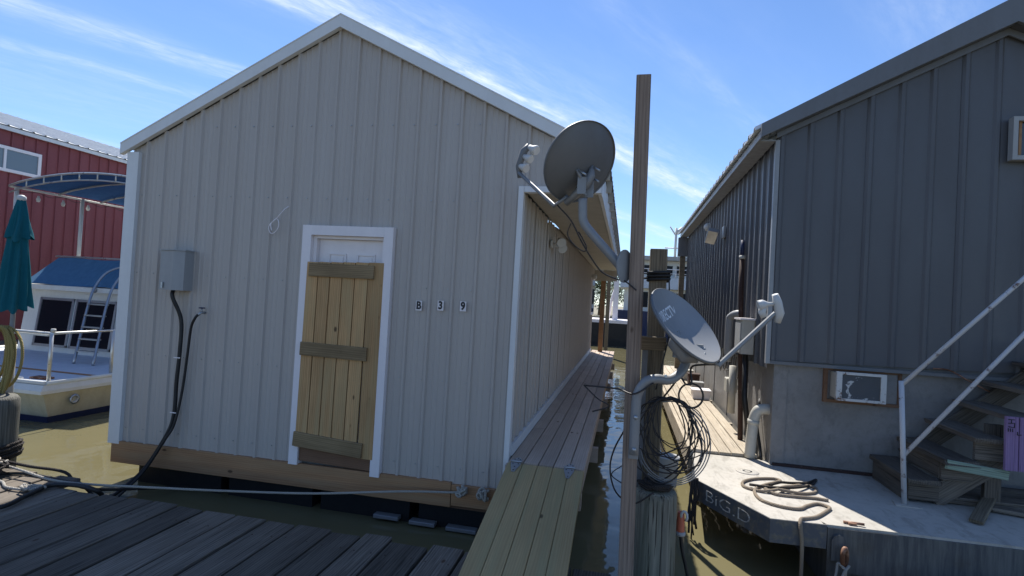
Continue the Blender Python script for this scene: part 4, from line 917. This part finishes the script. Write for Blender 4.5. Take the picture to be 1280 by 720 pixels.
for k in range(4):
    ps = [(-5.75 + random.uniform(-.2, .2), 4.02 + random.uniform(-.1, .12), .42 + random.uniform(0, .1)) for i in range(5)]
    kb.tube(curve(ps, 4), .011, 7)
mk('rope_coil', kb, 'whiterope', label='white rope strands lying over the dark ropes by the left piling', cat='rope')

# ================================================================ UMBRELLA + HOSE
um = thing('umbrella', 'closed teal patio umbrella standing at the left dock edge', 'umbrella', (-6.42, 4.62, .35))
def folded(z0, z1, r0, r1, r2, n=72, folds=8, tw=.3):
    b = MB(); K = 12; vs = []
    for k in range(K + 1):
        t = k / K; z = z0 + (z1 - z0) * t; rr = r0 + (r1 - r0) * min(1, t * 1.4) if t < .7 else r1 + (r2 - r1) * (t - .7) / .3
        for j in range(n):
            a = 2 * math.pi * j / n; fo = .5 + .5 * math.cos(folds * a + tw * t * 6); q_ = 1 - .38 * (fo ** .6) * min(1, .3 + t) + .06 * math.sin(3 * a + 4 * t)
            hem = (.02 * math.cos(folds * a + tw * 6) + .03 * math.sin(2 * a)) if k == K else 0
            vs.append((-6.42 + rr * q_ * math.cos(a), 4.62 + rr * q_ * math.sin(a), z + hem))
    b.add(vs, [(k * n + j, k * n + (j + 1) % n, (k + 1) * n + (j + 1) % n, (k + 1) * n + j) for k in range(K) for j in range(n)], True); return b
mk('canopy', folded(2.98, 1.88, .055, .135, .165), 'teal', um)
mk('canopy_flap', folded(3.05, 2.64, .04, .11, .135, folds=6), 'teal', um)
mk('finial', MB().lathe([(.035, 0), (.042, .025), (.04, .05), (.022, .065), (.001, .07)], (-6.42, 4.62, 3.04), 14), 'lnb', um)
mk('pole', MB().tube([(-6.42, 4.62, .35), (-6.42, 4.62, 3.05)], .022, 12), 'mast', um)
mk('stand', MB().lathe([(.05, 0), (.05, 1.1), (.03, 1.12)], (-6.42, 4.62, .35), 14), 'boxgrey', um)
random.seed(9)
hb = MB()
for k in range(9):
    rx_, rz = random.uniform(.10, .22), random.uniform(.30, .42); cx = -6.42 + random.uniform(-.05, .08); yy = 4.50 + random.uniform(-.05, .03)
    ps = [(cx + rx_ * math.sin(t) * (1 - .15 * math.cos(t)), yy + .02 * math.sin(2 * t), 1.70 - rz + rz * math.cos(t) + random.uniform(-.01, .01)) for t in [i * .52 for i in range(13)]]
    hb.tube(curve(ps, 3), .0135, 8)
mk('garden_hose', hb, 'hose', label='yellow garden hose coiled and hung on the umbrella stand', cat='hose')
mk('green_hose', MB().tube(curve([(-6.33, 4.45, 1.25), (-6.30, 4.40, 1.1), (-6.28, 4.36, .9), (-6.22, 4.4, .6)], 4), .011, 8), 'teal', label='thin green hose tail hanging below the yellow coil', cat='hose')

# ================================================================ MOTOR BOAT
bt = thing('motor_boat', 'cream motor boat with blue canopy moored behind the tan house', 'boat', (-10.8, 11, 0))
hp = [(-8.42, 6.55), (-8.36, 9.0), (-8.5, 14.5), (-9.6, 17.5), (-10.8, 18.6), (-12.0, 17.5), (-13.1, 14.5), (-13.2, 6.55)]
def ring(sc, z, dx=0, dy=0): return [(-10.8 + (x + 10.8) * sc + dx, 11 + (y - 11) * sc + dy, z) for x, y in hp]
b = MB(); n8 = len(hp); rs = [ring(.93, -.35), ring(.965, .10), ring(1.0, .46)]
b.add([p for r_ in rs for p in r_], [(k * n8 + j, k * n8 + (j + 1) % n8, (k + 1) * n8 + (j + 1) % n8, (k + 1) * n8 + j) for k in range(2) for j in range(n8)]); hull = mk('hull', b, 'boat', bt)
rs = [ring(1.0, .46), ring(1.014, .47), ring(1.014, .52), ring(1.0, .60)]
b = MB().add([p for r_ in rs for p in r_], [(k * n8 + j, k * n8 + (j + 1) % n8, (k + 1) * n8 + (j + 1) % n8, (k + 1) * n8 + j) for k in range(3) for j in range(n8)]); mk('rub_rail', b, 'boatwhite', bt)
rs = [ring(.955, -.1), ring(.972, .10)]
b = MB().add([p for r_ in rs for p in r_], [(j, (j + 1) % n8, n8 + (j + 1) % n8, n8 + j) for j in range(n8)]); mk('waterline_stripe', b, 'navy', bt)
mk('deck', MB().add(ring(1.0, .61), [tuple(range(n8))]), 'deckblue', bt)
mk('gunwale', MB().tube([Vector(p) for p in ring(.992, .62)] + [Vector(ring(.992, .62)[0])], .035, 8), 'boatwhite', bt)
mk('teak_strip', MB().box((-13.0, 7.45, .613), (-8.5, 7.52, .622)), 'beam', bt)
mk('deck_hatch', MB().box((-9.1, 6.85, .612), (-8.8, 7.0, .64)), 'rustring', bt)
mk('exhaust', MB().lathe([(.07, 0), (.08, .012), (.045, .02), (.04, -.01)], (-8.39, 7.0, .33), 14, 'x'), 'galvm', bt)
mk('cleat', MB().tube([(-9.2, 6.66, .66), (-8.95, 6.64, .66)], .016, 6).box((-9.12, 6.62, .61), (-9.03, 6.68, .65)), 'rail', bt)
# railing
rr_ = thing_r = mk('railing', MB().tube([(-13.0, 6.65, 1.37), (-8.47, 6.65, 1.37), (-8.44, 9.4, 1.37)], .02, 8), 'rail', bt)
mk('lower_rail', MB().box((-9.3, 6.62, 1.325), (-8.5, 6.67, 1.345)), 'boatwhite', rr_)
for p in ((-8.47, 6.65), (-8.45, 7.65), (-8.44, 8.8), (-10.2, 6.65), (-11.8, 6.65)): mk('stanchion', MB().tube([(p[0], p[1], .61), (p[0], p[1], 1.37)], .026 if p[1] < 7 else .03, 8), 'rail', rr_)
mk('light_knob', MB().lathe([(.02, 0), (.035, .03), (.03, .06)], (-8.47, 6.67, 1.38), 8), 'lnb', rr_)
# cabin
CY = 9.3
cab = mk('cabin', MB().prism([(CY, .61), (CY + .15, 1.92), (16, 1.92), (16.3, .61)], 0, -12.75, -9.0), 'boatwhite', bt)
mk('cabin_roof', MB().box((-12.95, CY - .05, 1.921), (-8.8, 16.2, 2.02), .02), 'boatwhite', bt)
def cz(z): return CY + .15 * (z - .61) / 1.31
for (x0, x1) in ((-12.35, -11.45), (-11.40, -10.35), (-10.30, -9.25)):
    fr = MB(); z0, z1 = .72, 1.75
    for a, c in (((x0, z0), (x1, z0 + .05)), ((x0, z1 - .05), (x1, z1)), ((x0, z0), (x0 + .05, z1)), ((x1 - .05, z0), (x1, z1))):
        fr.add([(a[0], cz(a[1]) - .025, a[1]), (c[0], cz(a[1]) - .025, a[1]), (c[0], cz(c[1]) - .025, c[1]), (a[0], cz(c[1]) - .025, c[1]), (a[0], cz(a[1]) + .02, a[1]), (c[0], cz(a[1]) + .02, a[1]), (c[0], cz(c[1]) + .02, c[1]), (a[0], cz(c[1]) + .02, c[1])], [(0, 1, 2, 3), (4, 5, 6, 7), (0, 1, 5, 4), (1, 2, 6, 5), (2, 3, 7, 6), (3, 0, 4, 7)])
    w = mk('window', fr, 'galvm', cab)
    mk('pane', MB().add([(x0 + .04, cz(z0) - .012, z0 + .04), (x1 - .04, cz(z0) - .012, z0 + .04), (x1 - .04, cz(z1) - .012, z1 - .04), (x0 + .04, cz(z1) - .012, z1 - .04)], [(0, 1, 2, 3)]), 'farglass', w)
mk('cabin_knob', MB().lathe([(.05, 0), (.05, -.04), (.001, -.05)], (-10.75, CY - .05, 1.97), 12, 'y'), 'galvm', bt)
# blue windscreen cover
cvr = MB(); W8 = 12; H8 = 5; vs = []
for j in range(H8 + 1):
    for i in range(W8 + 1):
        t = i / W8; s = j / H8; x = -12.75 + .22 * s + (3.75 - .3 * s) * t; vs.append((x, CY + .02 + .55 * s + .03 * math.sin(t * 9) * math.sin(s * 3), 2.03 + .60 * s + .012 * math.sin(t * 14)))
cvr.add(vs, [(j * (W8 + 1) + i, j * (W8 + 1) + i + 1, (j + 1) * (W8 + 1) + i + 1, (j + 1) * (W8 + 1) + i) for j in range(H8) for i in range(W8)], True)
mk('windscreen_cover', cvr, 'bluecanvas', bt)
mk('cover_rail', MB().tube([(-12.6, CY + .57, 2.66), (-9.1, CY + .57, 2.66)], .02, 8), 'rail', bt)
mk('flybridge', MB().prism([(CY + .06, 2.03), (CY + .6, 2.6), (14, 2.6), (14, 2.03)], 0, -12.6, -9.1), 'boatwhite', bt)
# ladder
for x in (0, .44):
    mk('ladder_rail', MB().tube(curve([(-10.02 + x, 8.3, .62), (-10.29 + x, 8.63, 1.16), (-10.54 + x, 8.95, 1.7), (-10.64 + x, 9.15, 2.05), (-10.60 + x, 9.35, 2.35), (-10.42 + x, 9.6, 2.5), (-10.2 + x, 9.85, 2.5)], 5), .025, 8), 'galvm', bt)
for k in range(5):
    t = .2 + k * .2; p = Vector((-10.02 - .52 * t, 8.3 + .65 * t, .62 + 1.08 * t)); mk('ladder_rung', MB().box((p.x, p.y - .04, p.z - .012), (p.x + .44, p.y + .05, p.z + .012)), 'galvm', bt)
# bimini
bx0, bx1, by0, by1 = -13.0, -8.9, 9.1, 13.2
def arch(t): return 4.12 + .28 * math.sin(math.pi * t) ** .8
cv = MB(); vs = []; NI, NJ = 16, 6
for j in range(NJ + 1):
    for i in range(NI + 1): vs.append((bx0 + (bx1 - bx0) * i / NI, by0 + (by1 - by0) * j / NJ, arch(i / NI) + .03 * math.sin(math.pi * j / NJ)))
o_ = len(vs); vs += [(v[0], v[1], v[2] - .008) for v in vs]
fs = [(j * (NI + 1) + i, j * (NI + 1) + i + 1, (j + 1) * (NI + 1) + i + 1, (j + 1) * (NI + 1) + i) for j in range(NJ) for i in range(NI)]
cv.add(vs, fs + [tuple(q_ + o_ for q_ in f) for f in fs], True); mk('bimini_canopy', cv, 'navycanvas', bt)
for j in range(5):
    y = by0 + (by1 - by0) * j / 4; mk('bimini_bow', MB().tube([(bx0 + (bx1 - bx0) * i / 16, y, arch(i / 16) - .03) for i in range(17)], .022, 6), 'rail', bt)
for x in (bx0, bx1): mk('bimini_rail', MB().tube([(x, by0, 4.08), (x, by1, 4.08)], .025, 6), 'rail', bt)
for i in range(1, 9):
    x = bx0 + (bx1 - bx0) * i / 9; mk('bimini_brace', MB().tube([(x, by0, arch(i / 9) - .02), (x, by0, arch(i / 9) - .17)], .014, 6), 'rail', bt)
mk('bimini_rail', MB().tube([(bx0 + (bx1 - bx0) * i / 12, by0 + .01, arch(i / 12) - .17) for i in range(13)], .018, 6), 'rail', bt)
for (x, y) in ((-13.0, 9.25), (-13.0, 10.7), (-9.1, 9.6), (-9.1, 12)): mk('bimini_post', MB().tube([(x, y, 2.0), (x, y, 4.1)], .04, 8), 'boatwhite', bt)
sl3 = thing('string_lights', 'string of small round bulbs hanging under the blue boat canopy', 'string lights', (-13, 9.5, 4))
mk('wire', MB().tube([(-13.0, 9.2 + .1 * i, 4.02 - .03 * math.sin(i * 1.05)) for i in range(32)], .006, 5), 'black', sl3)
for y in (9.6, 10.15, 10.75): mk('bulb', MB().lathe([(.02, 0), (.025, -.03), (.045, -.08), (.03, -.13), (.001, -.14)], (-13.0, y + .1, 3.98), 10), 'lnb', sl3)

# ================================================================ RED BUILDING
rd = thing('red_building', 'dark red metal-sided building with white roof behind the boat', 'building', (-19, 15, 0))
siding(rd, 'red', (-16, 2, 0), (0, 1, 0), (1, 0, 0), 26, .305, lambda s: .6, lambda s: 5.98, per=3, major=(.06, .03, .03), minor=False)
mk('wall', MB().box((-27, 2, .3), (-16.06, 28, 5.9)), 'red', rd)
roofsheet(rd, 'galv', -15.85, 6.02, -21.7, 7.75, 1.8, 28.2, .305, .03)
roofsheet(rd, 'galv', -27.5, 6.02, -21.7, 7.74, 1.8, 28.2, .305, .03)
mk('fascia', MB().box((-15.93, 1.8, 5.90), (-15.88, 28.2, 6.0)), 'trim', rd)
for (y0, y1) in ((10.12, 11.9), (16.5, 18.6)):
    w = MB()
    for a, c in (((y0, 4.84), (y1, 4.92)), ((y0, 5.42), (y1, 5.50)), ((y0, 4.921), (y0 + .08, 5.419)), ((y1 - .08, 4.921), (y1, 5.419)), (((y0 + y1) / 2 - .03, 4.921), ((y0 + y1) / 2 + .03, 5.419))): w.box((-15.99, a[0], a[1]), (-15.93, c[0], c[1]))
    wf = mk('window', w, 'white', rd); mk('pane', MB().box((-15.98, y0 + .08, 4.92), (-15.955, y1 - .08, 5.42)), 'paleglass', wf)
mk('lower_window', MB().box((-15.99, 9.5, 2.0), (-15.93, 10.6, 3.0)), 'white', rd)
mk('pier', MB().box((-27, 1, -.3), (-14.6, 29, .42)), 'dock', label='low timber pier under the red building', cat='pier')

# ================================================================ FAR BOATS
fb_ = thing('houseboat', 'large white two-deck boat with dark windows far behind the posts', 'boat', (4, 42, 0))
mk('hull', MB().prism([(-.6, 40), (11, 40), (12, 42), (11, 46), (-.6, 46)], 2, -.3, 1.9), 'navy', fb_)
mk('lower_cabin', MB().box((-.2, 40.6, 1.9), (10.5, 45.5, 3.55)), 'boatwhite', fb_)
mk('deck', MB().box((-.5, 39.9, 3.55), (11, 46, 3.75)), 'deckblue', fb_)
mk('bulwark', MB().box((-.5, 39.9, 3.751), (11, 39.98, 4.35)), 'deckblue', fb_)
mk('upper_cabin', MB().box((.0, 41, 3.75), (10, 45.5, 5.62)), 'boatwhite', fb_)
mk('roof', MB().box((-.4, 40.2, 5.621), (10.6, 46, 5.9)), 'boxgrey', fb_)
for i in range(6):
    x = .25 + 1.6 * i
    w = mk('window', MB().box((x, 40.95, 4.62), (x + 1.3, 41.0, 5.28)), 'farglass', fb_); mk('window', MB().box((x, 40.55, 2.2), (x + 1.25, 40.6, 3.3)), 'farglass', fb_)
rg = mk('railing', MB().tube([(-.5, 39.9, 4.95), (11, 39.9, 4.95)], .03, 6), 'white', fb_)
mk('railing', MB().tube([(-.5, 39.9, 4.65), (11, 39.9, 4.65)], .02, 6), 'white', fb_)
for i in range(12): mk('stanchion', MB().tube([(-.5 + i * .95, 39.9, 4.35), (-.5 + i * .95, 39.9, 4.95)], .025, 5), 'white', rg)
mm = MB().tube([(3.35, 42, 5.9), (3.35, 42, 8.2)], .09, 8).tube([(2.6, 42, 6.7), (4.1, 42, 6.7)], .05, 6).tube([(3.35, 42, 7.6), (2.9, 42, 8.3)], .05, 6).tube([(3.35, 42, 7.8), (3.8, 42, 8.2)], .14, 8)
mk('antenna_mast', mm, 'lnb', fb_)
wb = thing('work_boat', 'low dark-hulled boat with white deck beyond the boardwalk end', 'boat', (-1.2, 31, 0))
mk('hull', MB().prism([(-3.2, 30), (.4, 30), (.7, 31.5), (.4, 33), (-3.2, 33)], 2, -.2, 1.25), 'float', wb); mk('deck', MB().prism([(-3.25, 29.95), (.42, 29.95), (.75, 31.5), (.42, 33.05), (-3.25, 33.05)], 2, 1.251, 1.42), 'white', wb)
mk('cabin', MB().box((-.72, 30.6, 1.42), (-.45, 31.4, 3.6)), 'white', wb); mk('arch', MB().tube([(-.95, 31, 1.42), (-.8, 31, 2.6), (-.55, 31, 3.5)], .07, 8), 'white', wb)
# seawall piling in front
vpost('dock_pole', (-.78, 24, -.3), (-.78, 24, 3.6), .16, .16, 'post2', 'thin dark pole in the water beyond the boardwalk', 'pole')
# trees behind the gap
def tree(x, y, h, r, seed, m, label, palm=False):
    random.seed(seed); t = thing('palm_tree' if palm else 'tree', label, 'tree', (x, y, .7))
    tk = MB().tube([(x, y, .6), (x + .1, y, h * .4), (x, y + .1, h * .75)], [.18 * h / 5, .12 * h / 5, .06 * h / 5], 8)
    for k in range(6):
        a = random.uniform(0, 6.28); z = h * random.uniform(.35, .6)
        if not palm: tk.tube([(x, y, z), (x + math.cos(a) * r * .6, y + math.sin(a) * r * .6, z + h * .22)], [.06 * h / 5, .02], 6)
    mk('trunk', tk, 'bark', t)
    b = MB()
    if palm:
        for k in range(16):
            a = k / 16 * 6.28 + random.uniform(-.1, .1); el = random.uniform(-.1, .9)
            for j in range(14):
                s = j / 13; p = Vector((x + math.cos(a) * r * s, y + math.sin(a) * r * s, h * .75 + r * s * el - r * .9 * s * s)); d = Vector((-math.sin(a), math.cos(a), 0))
                for sg_ in (-1, 1):
                    q_ = p + d * sg_ * .28 * (1 - s * .6) - Vector((0, 0, .16)); b.add([p, p + Vector((math.cos(a), math.sin(a), 0)) * .10, q_], [(0, 1, 2)])
    else:
        cl_ = [(Vector((random.gauss(0, .45), random.gauss(0, .45), random.gauss(0, .32))), random.uniform(.25, .5)) for _ in range(16)]
        for k in range(2600):
            c, s = random.choice(cl_); o = Vector((random.gauss(0, 1), random.gauss(0, 1), random.gauss(0, 1))).normalized() * s * random.uniform(.5, 1)
            p = Vector((x, y, h * .66)) + Vector(((c + o).x * r, (c + o).y * r, (c + o).z * h * .4))
            e1 = Vector((random.gauss(0, 1), random.gauss(0, 1), random.gauss(0, 1))).normalized() * .13; e2 = e1.orthogonal().normalized() * .09
            b.add([p - e1, p + e2, p + e1, p - e2], [(0, 1, 2, 3)])
    mk('crown', b, m, t)
tree(-3.4, 74, 9.0, 3.4, 1, 'leaf2', 'broad green shore tree seen through the gap left of the tall post')
tree(1.5, 80, 6.2, 3.0, 2, 'leaf', 'low rounded tree on the shore behind the white boat')
tree(-7.8, 78, 8.0, 3.6, 3, 'leaf', 'bushy tree on the shore hidden mostly by the tan house')
tree(-2.2, 70, 5.5, 1.6, 4, 'leaf2', 'small palm with drooping fronds on the far shore', palm=True)
tree(7.5, 84, 6.0, 3.4, 5, 'leaf2', 'dark tree on the shore behind the charcoal house')
